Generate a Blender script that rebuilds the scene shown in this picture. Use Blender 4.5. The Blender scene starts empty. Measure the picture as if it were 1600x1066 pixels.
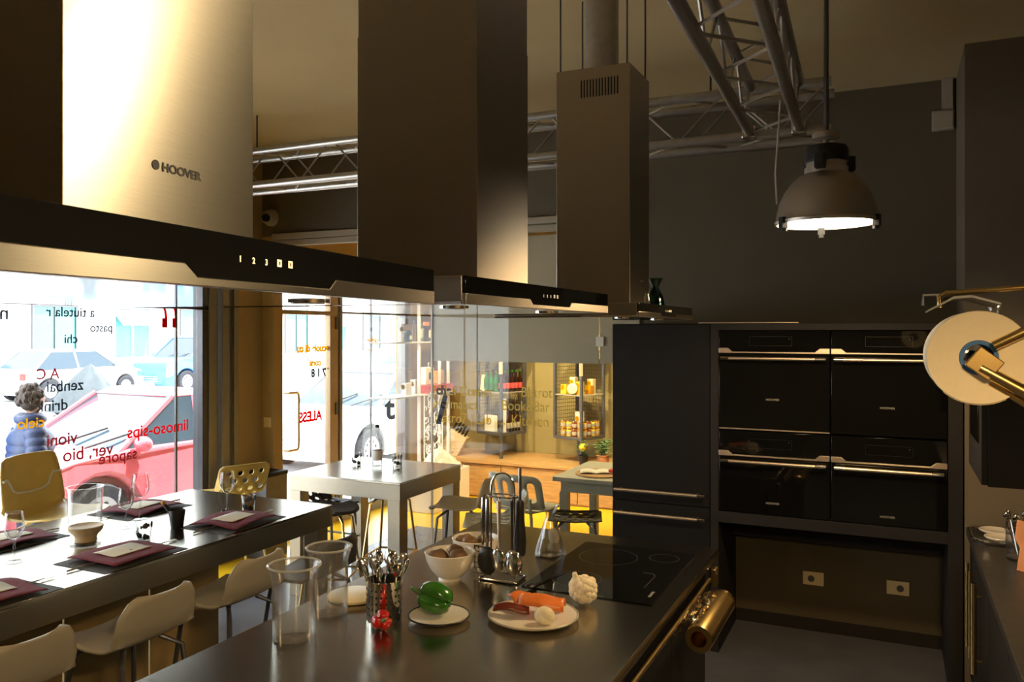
import bpy, bmesh, math, random
from math import pi, sin, cos, radians as R
from mathutils import Vector as V, Matrix as Mx, Euler
random.seed(7)
S = bpy.context.scene
COL = S.collection
# ---------------------------------------------------------------- camera
cd = bpy.data.cameras.new('camera'); cam = bpy.data.objects.new('camera', cd); COL.objects.link(cam)
cam.location = (0, 0, 1.95); cam.rotation_euler = (R(90), 0, R(25.2))
cd.sensor_width = 36; cd.lens = 28.5; cd.shift_y = -0.0106; cd.clip_start = .05; cd.clip_end = 300
S.camera = cam
S.view_settings.view_transform = 'Standard'; S.view_settings.look = 'None'
S.view_settings.gamma = 1; S.view_settings.use_curve_mapping = False
S.view_settings.exposure = -0.28
# ---------------------------------------------------------------- sky and sun
w = bpy.data.worlds.new('sky'); S.world = w; w.use_nodes = True
bg = w.node_tree.nodes['Background']; bg.inputs[0].default_value = (.90, .95, 1.0, 1); bg.inputs[1].default_value = 9.0
sl = bpy.data.lights.new('sun', 'SUN'); sl.energy = 27.0; sl.angle = R(1); sl.color = (1, .95, .88)
so = bpy.data.objects.new('sun', sl); COL.objects.link(so); so.rotation_euler = Euler((R(-14), R(19), 0))
so.location = (-8, -4, 22)

# ---------------------------------------------------------------- materials
MATS = {}
def nd(m): return m.node_tree.nodes, m.node_tree.links
def M(name, col, rough=.5, metal=0., var=.06, scale=12., bump=0., aniso=0., spec=.5, emit=None, es=0., trans=0., stretch=None, coat=0.):
    m = bpy.data.materials.new(name); m.use_nodes = True; n, l = nd(m)
    b = n['Principled BSDF']
    b.inputs['Roughness'].default_value = rough; b.inputs['Metallic'].default_value = metal
    b.inputs['Specular IOR Level'].default_value = spec
    b.inputs['Coat Weight'].default_value = coat
    if var > 0:
        tc = n.new('ShaderNodeTexCoord'); mp = n.new('ShaderNodeMapping'); nz = n.new('ShaderNodeTexNoise')
        nz.inputs['Scale'].default_value = scale; nz.inputs['Detail'].default_value = 4
        if stretch: mp.inputs['Scale'].default_value = stretch
        l.new(tc.outputs['Object'], mp.inputs[0]); l.new(mp.outputs[0], nz.inputs['Vector'])
        cr = n.new('ShaderNodeValToRGB')
        cr.color_ramp.elements[0].position = .3; cr.color_ramp.elements[1].position = .7
        cr.color_ramp.elements[0].color = tuple(min(1, c * (1 - var)) for c in col) + (1,)
        cr.color_ramp.elements[1].color = tuple(min(1, c * (1 + var)) for c in col) + (1,)
        l.new(nz.outputs['Fac'], cr.inputs[0]); l.new(cr.outputs[0], b.inputs['Base Color'])
        if bump:
            bp = n.new('ShaderNodeBump'); bp.inputs['Strength'].default_value = bump; bp.inputs['Distance'].default_value = .01
            l.new(nz.outputs['Fac'], bp.inputs['Height']); l.new(bp.outputs[0], b.inputs['Normal'])
    else:
        b.inputs['Base Color'].default_value = (*col, 1)
    if aniso:
        b.inputs['Anisotropic'].default_value = aniso
        t = n.new('ShaderNodeTangent'); t.direction_type = 'RADIAL'; t.axis = 'Z'
        l.new(t.outputs[0], b.inputs['Tangent']); b.inputs['Anisotropic Rotation'].default_value = .25
    if emit: b.inputs['Emission Color'].default_value = (*emit, 1); b.inputs['Emission Strength'].default_value = es
    MATS[name] = m
    return m
def MG(name, tint=(.97, .98, .98), fres=1.45, rough=0., edge=0., boost=1., milk=0.):
    """thin clear glass: a clear pass plus a mirror by Fresnel"""
    m = bpy.data.materials.new(name); m.use_nodes = True; n, l = nd(m)
    n.remove(n['Principled BSDF'])
    tr = n.new('ShaderNodeBsdfTransparent'); gl = n.new('ShaderNodeBsdfGlossy'); mx = n.new('ShaderNodeMixShader'); fr = n.new('ShaderNodeFresnel')
    gl.inputs['Roughness'].default_value = rough; fr.inputs[0].default_value = fres
    tr.inputs[0].default_value = (*tint, 1)
    if edge:
        lw = n.new('ShaderNodeLayerWeight'); lw.inputs[0].default_value = .35
        mc = n.new('ShaderNodeMix'); mc.data_type = 'RGBA'
        mc.inputs[6].default_value = (*tint, 1); mc.inputs[7].default_value = tuple(t * (1 - edge) for t in tint) + (1,)
        l.new(lw.outputs['Facing'], mc.inputs[0]); l.new(mc.outputs[2], tr.inputs[0])
    ge = n.new('ShaderNodeNewGeometry'); mi = n.new('ShaderNodeMix'); mi.inputs[2].default_value = fres; mi.inputs[3].default_value = 1 / fres   # same index on both faces: no false total reflection
    l.new(ge.outputs['Backfacing'], mi.inputs[0]); l.new(mi.outputs[0], fr.inputs[0])
    mu = n.new('ShaderNodeMath'); mu.operation = 'MULTIPLY'; mu.inputs[1].default_value = boost; mu.use_clamp = True
    l.new(fr.outputs[0], mu.inputs[0]); l.new(mu.outputs[0], mx.inputs[0])
    l.new(tr.outputs[0], mx.inputs[1]); l.new(gl.outputs[0], mx.inputs[2]); l.new(mx.outputs[0], n['Material Output'].inputs[0])
    if milk:    # brightness put in as white, so clear glass and plastic show against dark
        df = n.new('ShaderNodeBsdfDiffuse'); df.inputs[0].default_value = (.8, .8, .78, 1); m2 = n.new('ShaderNodeMixShader'); m2.inputs[0].default_value = milk
        l.new(mx.outputs[0], m2.inputs[1]); l.new(df.outputs[0], m2.inputs[2]); l.new(m2.outputs[0], n['Material Output'].inputs[0])
    MATS[name] = m
    return m
def MT(name, col):
    """printed film on glass: lit from both sides"""
    m = bpy.data.materials.new(name); m.use_nodes = True; n, l = nd(m); n.remove(n['Principled BSDF'])
    a = n.new('ShaderNodeBsdfDiffuse'); b = n.new('ShaderNodeBsdfTranslucent'); x = n.new('ShaderNodeMixShader'); x.inputs[0].default_value = .5
    for q in (a, b): q.inputs[0].default_value = (*col, 1)
    l.new(a.outputs[0], x.inputs[1]); l.new(b.outputs[0], x.inputs[2]); l.new(x.outputs[0], n['Material Output'].inputs[0]); MATS[name] = m
    return m
m_wall = M('taupe_plaster', (.105, .080, .043), .75, var=.05, scale=3, bump=.05)
m_wallb = M('beige_plaster', (.15, .115, .072), .7, var=.05, scale=3)
m_ceil = M('ceiling_beige', (.54, .41, .20), .85, var=.04, scale=2)
m_ochre = M('ochre_plaster', (.40, .275, .11), .75, var=.06, scale=3, bump=.05)
m_shopw = M('shop_wall_olive', (.36, .29, .12), .8, var=.05, scale=3)
m_floor = M('grey_resin_floor', (.10, .105, .12), .22, var=.1, scale=4)
m_floory = M('yellow_resin_floor', (.86, .52, .015), .2, var=.05, scale=4)
m_steel = M('brushed_steel', (.46, .405, .335), .31, 1, var=.06, scale=30, aniso=.82, stretch=(1, 1, 60))
m_stop = M('steel_worktop', (.44, .41, .35), .2, 1, var=.05, scale=25, stretch=(40, 1, 1))
m_sapr = M('steel_apron', (.33, .295, .235), .36, 1, var=.06, scale=20, stretch=(1, 1, 30))
m_mirror = M('polished_steel_underside', (.72, .73, .76), .06, 1, var=.03)
m_chrome = M('chrome', (.75, .73, .70), .13, 1, var=0)
m_cut = M('table_steel', (.86, .80, .70), .28, .9, var=0)
m_warmbar = M('warm_brushed_bar', (.96, .80, .64), .36, 1, var=.05, scale=30)  # oven handles are steel: the gold lamp light is put into this colour
m_gold = M('brass_gold', (.80, .56, .22), .25, 1, var=.05)
m_alu = M('truss_aluminium', (.46, .44, .41), .34, .9, var=.08, scale=30)
m_bglass = M('black_glass', (.004, .004, .004), .04, 0, var=0, spec=.5)
m_black = M('black_laminate', (.009, .0078, .0068), .6, 0, var=.1, scale=8, spec=.2)
m_charc = M('charcoal_laminate', (.019, .0165, .015), .6, 0, var=.08, scale=8, spec=.25)
m_blk = M('black_plastic', (.012, .012, .012), .4, 0, var=0)
m_stone = M('dark_stone', (.035, .031, .028), .38, 0, var=.4, scale=14, stretch=(1, 6, 1))
m_white = M('white_ceramic', (.78, .72, .62), .18, 0, var=.02, coat=.3)
m_whitep = M('white_plastic', (.72, .70, .66), .35, 0, var=.02)
m_cream = M('cream_plastic', (.40, .355, .27), .4, 0, var=.03)
m_yel = M('ochre_yellow_shell', (.66, .48, .13), .32, 0, var=.04)
m_yell = M('pale_yellow_leg', (.66, .54, .25), .35, 0, var=0)
m_ivory = M('ivory_plate', (.80, .66, .38), .35, 0, var=.03)
m_burg = M('burgundy_cloth', (.16, .014, .026), .85, 0, var=.15, scale=60, bump=.2)
m_paper = M('menu_paper', (.78, .72, .58), .8, 0, var=.03)
m_mat = M('dark_placemat', (.055, .05, .045), .7, 0, var=.2, scale=200)
m_wood = M('oak_wood', (.46, .27, .105), .5, 0, var=.3, scale=5, stretch=(1, 12, 12))
m_woodl = M('pale_wood', (.66, .50, .30), .5, 0, var=.2, scale=6, stretch=(1, 1, 14))
m_sage = M('sage_lacquer', (.47, .46, .36), .4, 0, var=.04)
m_grey = M('grey_metal', (.14, .14, .145), .4, .6, var=.05)
m_dark = M('dark_shell', (.035, .032, .028), .45, 0, var=.15, scale=40)
m_glass = MG('window_glass', (.96, .98, .98))
m_pglass = MG('partition_glass', (.95, .96, .95), boost=.7)
m_gw = MG('glassware', (.98, .98, .98), 1.5, edge=.30, boost=1.5, milk=.012)
m_gwa = MG('clear_acrylic', (.95, .95, .94), 1.45, edge=.10, boost=1.6, milk=.05)
m_rim = MG('whitened_rim', (.95, .95, .94), 1.5, boost=2, milk=.35)  # white mixed in as the bright glint of the beaker rims
m_ggreen = MG('green_glass', (.10, .42, .08), 1.5, edge=.5)
m_gteal = MG('teal_glass', (.35, .55, .55), 1.5, edge=.5)
m_film = MG('cling_film', (.92, .88, .76), 1.7, rough=.12, boost=2)
m_wine = M('red_wine', (.06, .004, .008), .1, 0, var=0)
m_lampd = M('spun_aluminium', (.52, .47, .40), .38, .85, var=.04)
m_lens = M('lit_lamp_lens', (1, .95, .85), .4, 0, var=0, emit=(1, .86, .62), es=16)
m_led = M('lit_symbol', (.9, .75, .45), .4, 0, var=0, emit=(1, .82, .48), es=.9)
m_hal = M('lit_hood_lamp', (1, .95, .9), .4, 0, var=0, emit=(1, .9, .75), es=5)
m_prn = M('dark_print', (.03, .022, .018), .5, 0, var=0)
m_logo = M('silver_print', (.55, .50, .42), .4, .3, var=0)
m_txtg = M('gold_lettering', (.62, .42, .03), .5, 0, var=0)
m_txtk = M('black_lettering', (.006, .006, .008), .5, 0, var=0)
m_txtr = MT('red_lettering', (.80, .012, .02))
m_txtp = MT('rose_lettering', (.45, .07, .10))
m_txts = MT('slate_lettering', (.10, .13, .17))
m_txty = MT('yellow_lettering', (.85, .55, .01))
m_red = M('pepper_red', (.55, .012, .006), .22, 0, var=.1, coat=.4)
m_green = M('pepper_green', (.03, .16, .012), .22, 0, var=.3, scale=10, coat=.4)
m_orange = M('orange_flesh', (.74, .19, .035), .35, 0, var=.15, scale=15)
m_caul = M('cauliflower_white', (.80, .70, .50), .7, 0, var=.12, scale=40, bump=.5)
m_brown = M('mushroom_brown', (.20, .11, .045), .5, 0, var=.5, scale=18)
m_leaf = M('leaf_green', (.06, .15, .03), .5, 0, var=.3)
m_film2 = M('satin_film', (.58, .47, .31), .6, 0, var=.02, scale=2)
m_tarp = M('grey_tarpaulin', (.065, .08, .09), .7, 0, var=.15, scale=6)
m_navy = M('navy_quilted_nylon', (.035, .055, .14), .45, 0, var=.12)
m_skin = M('skin', (.62, .36, .26), .5, 0, var=.04)
m_hair = M('dark_brown_hair', (.055, .035, .026), .6, 0, var=.4, scale=50, bump=.6)
m_jean = M('dark_denim', (.05, .07, .12), .8, 0, var=.15, scale=80)
m_pink = M('coral_cloth', (.70, .08, .07), .7, 0, var=.1)
m_asph = M('street_paving', (.52, .52, .53), .85, 0, var=.08, scale=3)
m_pave = M('pavement_stone', (.62, .61, .60), .85, 0, var=.06, scale=5)
m_bldg = M('pale_render', (.72, .70, .66), .85, 0, var=.04, scale=2)
m_tyre = M('tyre_rubber', (.02, .022, .03), .8, 0, var=.1)
m_cwin = M('car_window', (.03, .05, .07), .08, 0, var=0)
m_roll = M('paper_roll', (.88, .76, .52), .85, 0, var=.02, scale=60)  # the paper is white; warm lamp light is put into its colour
m_blue = M('blue_card', (.06, .18, .42), .7, 0, var=.05)
m_mold = M('pale_moulding', (.36, .30, .215), .6, 0, var=.03)
m_lace = M('white_cut_pattern', (.80, .80, .78), .6, 0, var=.02)
m_cork = M('cork_orange', (.72, .34, .05), .6, 0, var=.1)
m_salmon = M('terracotta_wood', (.60, .26, .12), .5, 0, var=.15, scale=10)

# ---------------------------------------------------------------- mesh builder
class B:
    def __init__(s): s.v = []; s.f = []; s.mk = 0
    def add(s, v, f):
        o = len(s.v); s.v += [tuple(p) for p in v]; s.f += [tuple(i + o for i in q) for q in f]; return s
    def mark(s): s.mk = len(s.v); return s
    def xf(s, m):
        for i in range(s.mk, len(s.v)): s.v[i] = tuple(m @ V(s.v[i]))
        return s
    def box(s, x0, x1, y0, y1, z0, z1):
        return s.add([(x0, y0, z0), (x1, y0, z0), (x1, y1, z0), (x0, y1, z0), (x0, y0, z1), (x1, y0, z1), (x1, y1, z1), (x0, y1, z1)],
                     [(0, 3, 2, 1), (4, 5, 6, 7), (0, 1, 5, 4), (1, 2, 6, 5), (2, 3, 7, 6), (3, 0, 4, 7)])
    def lathe(s, prof, seg=24, c=(0, 0, 0), a0=0):
        n = len(prof); v = []; f = []
        for k in range(seg):
            a = a0 + 2 * pi * k / seg
            for r, z in prof: v.append((c[0] + r * cos(a), c[1] + r * sin(a), c[2] + z))
        for k in range(seg):
            k2 = (k + 1) % seg
            for i in range(n - 1):
                f.append((k * n + i, k2 * n + i, k2 * n + i + 1, k * n + i + 1))
        if prof[0][0] > 1e-5: f.append(tuple(k * n for k in range(seg - 1, -1, -1))) if not getattr(s, 'open', False) else None
        if prof[-1][0] > 1e-5: f.append(tuple(k * n + n - 1 for k in range(seg))) if not getattr(s, 'open', False) else None
        return s.add(v, f)
    def cyl(s, x, y, z0, z1, r0, r1=None, seg=16):
        return s.lathe([(r0, z0), (r0 if r1 is None else r1, z1)], seg, (x, y, 0))
    def tube(s, pts, r, seg=8, closed=False):
        pts = [V(p) for p in pts]; n = len(pts); rr = r if isinstance(r, (list, tuple)) else [r] * n
        v = []; f = []; up = None
        for i, p in enumerate(pts):
            a = pts[i - 1] if i > 0 else (pts[-1] if closed else p); b = pts[i + 1] if i < n - 1 else (pts[0] if closed else p)
            t = (b - a).normalized()
            if up is None:
                up = V((0, 0, 1)) if abs(t.z) < .9 else V((1, 0, 0))
            x = (up - t * up.dot(t)).normalized(); y = t.cross(x); up = x
            for k in range(seg):
                q = 2 * pi * k / seg; v.append(p + x * (rr[i] * cos(q)) + y * (rr[i] * sin(q)))
        m = n if closed else n - 1
        for i in range(m):
            j = (i + 1) % n
            for k in range(seg):
                k2 = (k + 1) % seg; f.append((i * seg + k, i * seg + k2, j * seg + k2, j * seg + k))
        if not closed: f.append(tuple(range(seg - 1, -1, -1))); f.append(tuple((n - 1) * seg + k for k in range(seg)))
        return s.add(v, f)
    def prism(s, poly, a0, a1, ax='y'):
        n = len(poly)
        def P(p, a): return {'y': (p[0], a, p[1]), 'x': (a, p[0], p[1]), 'z': (p[0], p[1], a)}[ax]
        v = [P(p, a0) for p in poly] + [P(p, a1) for p in poly]
        f = [tuple(range(n)), tuple(range(2 * n - 1, n - 1, -1))] + [(i, i + n, (i + 1) % n + n, (i + 1) % n) for i in range(n)]
        return s.add(v, f)
    def ell(s, c, r, seg=16, rings=10, fn=None):
        v = [(c[0], c[1], c[2] - r[2])]; f = []
        for i in range(1, rings):
            t = -pi / 2 + pi * i / rings
            for k in range(seg):
                a = 2 * pi * k / seg; d = V((cos(t) * cos(a), cos(t) * sin(a), sin(t)))
                q = fn(d) if fn else 1
                v.append((c[0] + r[0] * d.x * q, c[1] + r[1] * d.y * q, c[2] + r[2] * d.z * q))
        v.append((c[0], c[1], c[2] + r[2])); L = len(v) - 1
        for k in range(seg): f.append((0, 1 + (k + 1) % seg, 1 + k)); f.append((L, L - seg + k, L - seg + (k + 1) % seg))
        for i in range(rings - 2):
            for k in range(seg):
                a = 1 + i * seg + k; b = 1 + i * seg + (k + 1) % seg; f.append((a, b, b + seg, a + seg))
        return s.add(v, f)
    def grid(s, fn, nu, nv):
        v = [fn(i / nu, j / nv) for j in range(nv + 1) for i in range(nu + 1)]
        f = [(j * (nu + 1) + i, j * (nu + 1) + i + 1, (j + 1) * (nu + 1) + i + 1, (j + 1) * (nu + 1) + i) for j in range(nv) for i in range(nu)]
        return s.add(v, f)
    def mesh(s, name, mat, smooth=True):
        me = bpy.data.meshes.new(name); me.from_pydata(s.v, [], s.f)
        bm = bmesh.new(); bm.from_mesh(me); bmesh.ops.recalc_face_normals(bm, faces=bm.faces); bm.to_mesh(me); bm.free()
        if mat: me.materials.append(mat)
        if smooth: me.shade_smooth(); me.set_sharp_from_angle(angle=R(38))
        return me
    def o(s, name, mat, parent=None, bevel=0, solid=0, sub=0, label=None, smooth=True):
        ob = bpy.data.objects.new(name, s.mesh(name, mat, smooth)); COL.objects.link(ob)
        if parent: ob.parent = parent
        if solid: md = ob.modifiers.new('solid', 'SOLIDIFY'); md.thickness = solid; md.offset = 0
        if bevel: md = ob.modifiers.new('bevel', 'BEVEL'); md.width = bevel; md.segments = 2; md.limit_method = 'ANGLE'; md.angle_limit = R(50)
        if sub: md = ob.modifiers.new('sub', 'SUBSURF'); md.levels = sub; md.render_levels = sub
        if label: ob['label'] = label
        return ob
def tag(o, label, cat, group=None):
    o['label'] = label; o['category'] = cat
    if group: o['group'] = group
    return o
def T(name, label, cat, loc=(0, 0, 0), rz=0, group=None):
    o = bpy.data.objects.new(name, None); COL.objects.link(o); o.empty_display_size = .05
    o.location = loc; o.rotation_euler = (0, 0, R(rz)); return tag(o, label, cat, group)
def ST(o): o['kind'] = 'structure'; return o
def dup(root, loc, rz, label=None, group=None):
    r = root.copy(); COL.objects.link(r); r.location = loc; r.rotation_euler = (0, 0, R(rz))
    if label: r['label'] = label
    if group: r['group'] = group
    for ch in list(root.children):
        c = ch.copy(); COL.objects.link(c); c.parent = r
        for g in list(ch.children):
            d = g.copy(); COL.objects.link(d); d.parent = c
    return r
def text(name, body, size, mat, parent, loc, rot=(90, 0, 0), ext=.0004, mirror=False, align='LEFT', bold=0, xs=1):
    cu = bpy.data.curves.new(name, 'FONT'); cu.body = body; cu.size = size; cu.extrude = ext; cu.align_x = align; cu.offset = bold
    to = bpy.data.objects.new(name, cu); COL.objects.link(to); bpy.context.view_layer.update()
    me = bpy.data.meshes.new_from_object(to.evaluated_get(bpy.context.evaluated_depsgraph_get()))
    bpy.data.objects.remove(to); bpy.data.curves.remove(cu)
    if mirror or xs != 1: me.transform(Mx.Diagonal((-xs if mirror else xs, 1, 1, 1)))
    if mirror: me.flip_normals()
    me.name = name; me.materials.clear(); me.materials.append(mat)
    o = bpy.data.objects.new(name, me); COL.objects.link(o); o.parent = parent; o.location = loc; o.rotation_euler = tuple(R(a) for a in rot)
    return o
def arc(cx, cy, r, a0, a1, n): return [(cx + r * cos(R(a0 + (a1 - a0) * i / n)), cy + r * sin(R(a0 + (a1 - a0) * i / n))) for i in range(n + 1)]
# ================================================================ ROOM SHELL
YB, XF, XR, YN, HC = 5.6, -5.1, 1.0, -2.4, 3.48
YS = 9.25                                   # back wall of the shop room
ST(B().box(-4.3, XR, YN, 6.9, -.08, 0).o('floor', m_floor))
f2 = B(); f2.box(XF - .2, -4.3, YN, 6.9, -.08, 0); f2.box(XF - .2, -1.2, 6.9, YS, -.08, 0)
ST(f2.o('floor_yellow', m_floory))
ST(B().box(XF - .2, XR + .2, YN - .2, YS + .2, HC, HC + .15).o('ceiling', m_ceil))
# back wall with the tall opening to the shop room (its jambs at x=-4.97 and x=-1.63)
wb = B(); wb.box(-1.63, XR + .2, YB, YB + .22, 0, HC); wb.box(-4.97, -1.63, YB, YB + .22, 2.80, HC)
ST(wb.o('wall_back', m_wall))
ST(B().box(XF, -4.97, YB, YB + .12, 0, 2.78).o('wall_stub', m_ochre))
ST(B().box(XF, -4.97, YB + .001, YB + .22, 2.78, HC).o('wall_stub_top', m_wall))
ST(B().box(.345, XR, 4.95, YB, 0, HC).o('wall_pier', m_wallb))
ST(B().box(XR, XR + .2, YN, YB, 0, HC).o('wall_right', m_wall))
ST(B().box(XF - .2, XR + .2, YN - .2, YN, 0, HC).o('wall_front', m_wall))
# facade
wl = B(); wl.box(XF - .2, XF, YN, .3, 0, HC); wl.box(XF - .2, XF, .3, 5.29, 2.17, HC)
ST(wl.o('wall_left', m_wall))
wo = B(); wo.box(XF - .2, XF, 5.29, 5.86, 0, HC); wo.box(XF - .2, XF, 5.86, 8.05, 2.17, HC); wo.box(XF - .2, XF, 8.05, YS, 0, HC)
ST(wo.o('wall_left_shop', m_ochre))
ST(B().box(XF - .2, -1.0, YS, YS + .2, 0, HC).o('wall_shop_back', m_shopw))
ST(B().box(-1.2, -1.0, YB + .22, YS, 0, HC).o('wall_shop_right', m_shopw))
# pale moulding over the opening, jamb strip beside the tall cabinet
tm = B(); tm.box(-4.97, -1.60, YB - .03, YB + .06, 2.745, 2.80); tm.box(-4.97, -1.60, YB - .018, YB + .05, 2.69, 2.742)
ST(tm.o('trim_1', m_mold, bevel=.006))
ST(B().box(-1.66, -1.625, YB - .02, YB + .1, 0, 2.745).o('trim_2', m_mold, bevel=.004))
ST(B().box(-1.62, .345, YB - .015, YB, 0, .08).o('baseboard_back', m_charc, bevel=.003))
# ---- window_1 : the long shop window on the left
def win(name, y0, y1, muls, mat_f, z1=2.15, z0=.10):
    t = bpy.data.objects.new(name, None); COL.objects.link(t); t.location = (XF, (y0 + y1) / 2, 0); ST(t)
    yc = (y0 + y1) / 2; fr = B(); a = y0 - yc; b = y1 - yc
    fr.box(-.13, -.05, a, b, z1 - .03, z1 + .02); fr.box(-.15, .0, a, b, z0 - .1, z0); fr.box(-.14, -.03, a, a + .05, z0, z1 - .03); fr.box(-.14, -.03, b - .06, b, z0, z1 - .03)
    fr.o('window_frame', mat_f, t, bevel=.004)
    ys = [y0 + .05] + muls + [y1 - .06]
    for p, q in zip(ys[:-1], ys[1:]): B().box(-.094, -.088, p - yc + .006, q - yc - .006, z0, z1 - .03).o('pane', m_glass, t)
    for q in muls: B().box(-.10, -.082, q - yc - .008, q - yc + .008, z0, z1 - .03).o('glazing_joint', m_grey, t)
    return t, yc
m_frd = M('dark_window_frame', (.07, .07, .075), .4, .5, var=.05)
m_frg = M('grey_window_post', (.23, .22, .20), .4, .5, var=.05)
win1, y1c = win('window_1', .3, 5.0, [1.9, 4.72], m_frd)
for k, (a, b, x) in enumerate(((5.0, 5.10, -.02), (5.115, 5.20, .01), (5.21, 5.29, -.005))):
    po = B(); po.box(XF - .1, XF + x, a, b, 0, 2.17); po.o('trim_%d' % (3 + k), m_frg, bevel=.008); ST(bpy.data.objects['trim_%d' % (3 + k)])
win2, y2c = win('window_2', 6.76, 8.05, [7.39], m_frg)
# ---- door_1
d = bpy.data.objects.new('door_1', None); COL.objects.link(d); d.location = (XF, 6.31, 0); ST(d)
fr = B(); fr.box(-.11, -.04, -.45, .43, 2.10, 2.165); fr.box(-.11, -.04, .31, .44, 0, 2.10); fr.box(-.11, -.04, -.45, -.40, 0, 2.10); fr.box(-.11, -.04, -.40, .31, 0, .09)
m_frb = M('bronze_door_frame', (.40, .29, .16), .45, .2, var=.04)
fr.o('door_frame', m_frb, d, bevel=.004)
B().box(-.08, -.072, -.40, .31, .09, 2.10).o('door_pane', m_glass, d)
h = B(); h.tube([(-.07, -.34, 1.36), (-.01, -.34, 1.36)] + [(.0, -.34 + .10, 1.36), (.0, -.225, 1.34), (.0, -.22, 1.30), (0, -.22, .88), (0, -.225, .84), (0, -.24, .82), (-.01, -.34, .82), (-.07, -.34, .82)], .014, 10)
h.o('door_handle', m_warmbar, d)
for z in (2.02, 1.15, .25): B().box(-.045, -.025, .385, .425, z - .06, z + .06).o('hinge', m_grey, d, bevel=.004)
B().box(XF - .005, XF + .02, 5.24, 5.29, 0, 2.165).o('trim_6', m_frg); ST(bpy.data.objects['trim_6'])

# ---- lettering fixed on the shop glass (read from the street, so mirrored from inside)
def fac_text(parent, yc, y, z, body, size, mat, bold=0.0):
    return text('lettering', body, size, mat, parent, (-.086, y - yc, z), (90, 0, 90), mirror=True, align='RIGHT', bold=max(bold, .0012))
# mirrored text with RIGHT alignment starts (in reading-from-inside order) at its left end
for y, z, b_, s_, m_ in ((3.30, 2.02, 'n', .13, m_txts), (3.62, 2.045, 'a tiutela r', .095, m_txts), (3.95, 1.94, 'pasto', .085, m_txts), (3.75, 1.86, 'chi', .09, m_txts), (3.55, 1.62, 'A C', .10, m_txtp),
                          (3.62, 1.53, 'zenbai', .11, m_txts), (3.55, 1.40, 'drink', .11, m_txts), (3.42, 1.30, 'cielo', .10, m_txty), (3.62, 1.16, 'vioni', .12, m_txtp), (3.74, 1.04, 'ver, bio', .13, m_txtp),
                          (4.26, 1.14, 'limoso-sips', .13, m_txtr), (4.02, .98, 'sapore', .12, m_txtp)):
    fac_text(win1, y1c, y, z, b_, s_, m_)
for yy in (4.60, 4.70):                     # the two big red quotation marks
    q = B(); q.box(-.088, -.084, yy - y1c - .018, yy - y1c + .03, 1.97, 2.045)
    pts = [(yy - y1c - .002 + .03 * cos(R(a)) - .02, 2.045 + .085 * sin(R(a))) for a in range(0, 91, 15)]
    for (p0, p1) in zip(pts[:-1], pts[1:]): q.add([(-.085, p0[0] - .004, p0[1]), (-.085, p0[0] + .024, p0[1]), (-.085, p1[0] + .02, p1[1]), (-.085, p1[0] - .002, p1[1])], [(0, 1, 2, 3)])
    q.o('quotation_mark', m_txtr, win1, solid=.001)
def dtext(y, z, b_, s_, m_, bold=0): text('lettering', b_, s_, m_, d, (-.070, y - 6.31, z), (90, 0, 90), mirror=True, align='RIGHT', bold=bold)
dtext(6.14, 1.06, 'ALESSI', .135, m_txtr, .006)
dtext(6.15, 1.74, 'scuola di cu', .10, m_txty, .006); dtext(6.24, 1.66, 'lab', .10, m_whitep); dtext(6.33, 1.60, 'corsi', .09, m_txty, .005); dtext(6.36, 1.49, '7 7 1 8', .11, m_txts, .006)
text('lettering', 'ucina', .11, m_txty, win2, (-.086, 7.30 - y2c, 1.80), (90, 0, 90), mirror=True, align='RIGHT', bold=.006)
text('lettering', 'orsi', .08, m_txty, win2, (-.086, 7.32 - y2c, 1.70), (90, 0, 90), mirror=True, align='RIGHT', bold=.002)

# ---- glass partition in the opening
gp = T('glass_partition', 'tall clear glass partition with gold lettering and satin film across its top, between kitchen and shop', 'glass partition', (-3.0, 5.72, 0))
xs = [-4.10, -3.414, -3.0, -1.978, -1.66]
for a, b in zip(xs[:-1], xs[1:]):
    B().box(a + 3.0 + .004, b + 3.0 - .004, -.005, .005, 0, 2.69).o('glass_panel', m_pglass, gp)
    if a > -3.5: B().box(a + 3.0 + .006, b + 3.0 - .006, .007, .009, 1.70, 2.68).o('satin_film', m_film2, gp)
B().box(-.414 - .006, -.414 + .006, -.009, .009, .0, 2.69).o('edge_strip', m_whitep, gp)
for x, z, b_, s_ in ((-.40, 1.425, '|Chef Corner', .115), (-.42, 1.318, 'informatica', .11), (-.385, 1.205, 'teatro7 | Lab', .115)):
    text('lettering', b_, s_, m_txtg, gp, (x, -.008, z), xs=.86)
for x, z, b_, s_ in ((.30, 1.435, '... Bistrot', .11), (.22, 1.325, 'Book&Bar', .115), (.19, 1.21, '.....Kitchen', .12)):
    text('lettering', b_, s_, m_txtg, gp, (x, -.008, z), xs=.86)
text('big_letter', 't', .27, m_txtk, gp, (-.865, -.008, 1.21), bold=.008); text('big_letter', '/', .30, m_txtk, gp, (-.36, -.008, 1.20), bold=.012)
text('big_letter', 'che', .10, m_txtk, gp, (-.37, -.0082, 1.43), bold=.004)
B().box(1.0, 1.06, -.008, -.006, 1.83, 1.90).o('notice_card', m_paper, gp)
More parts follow.
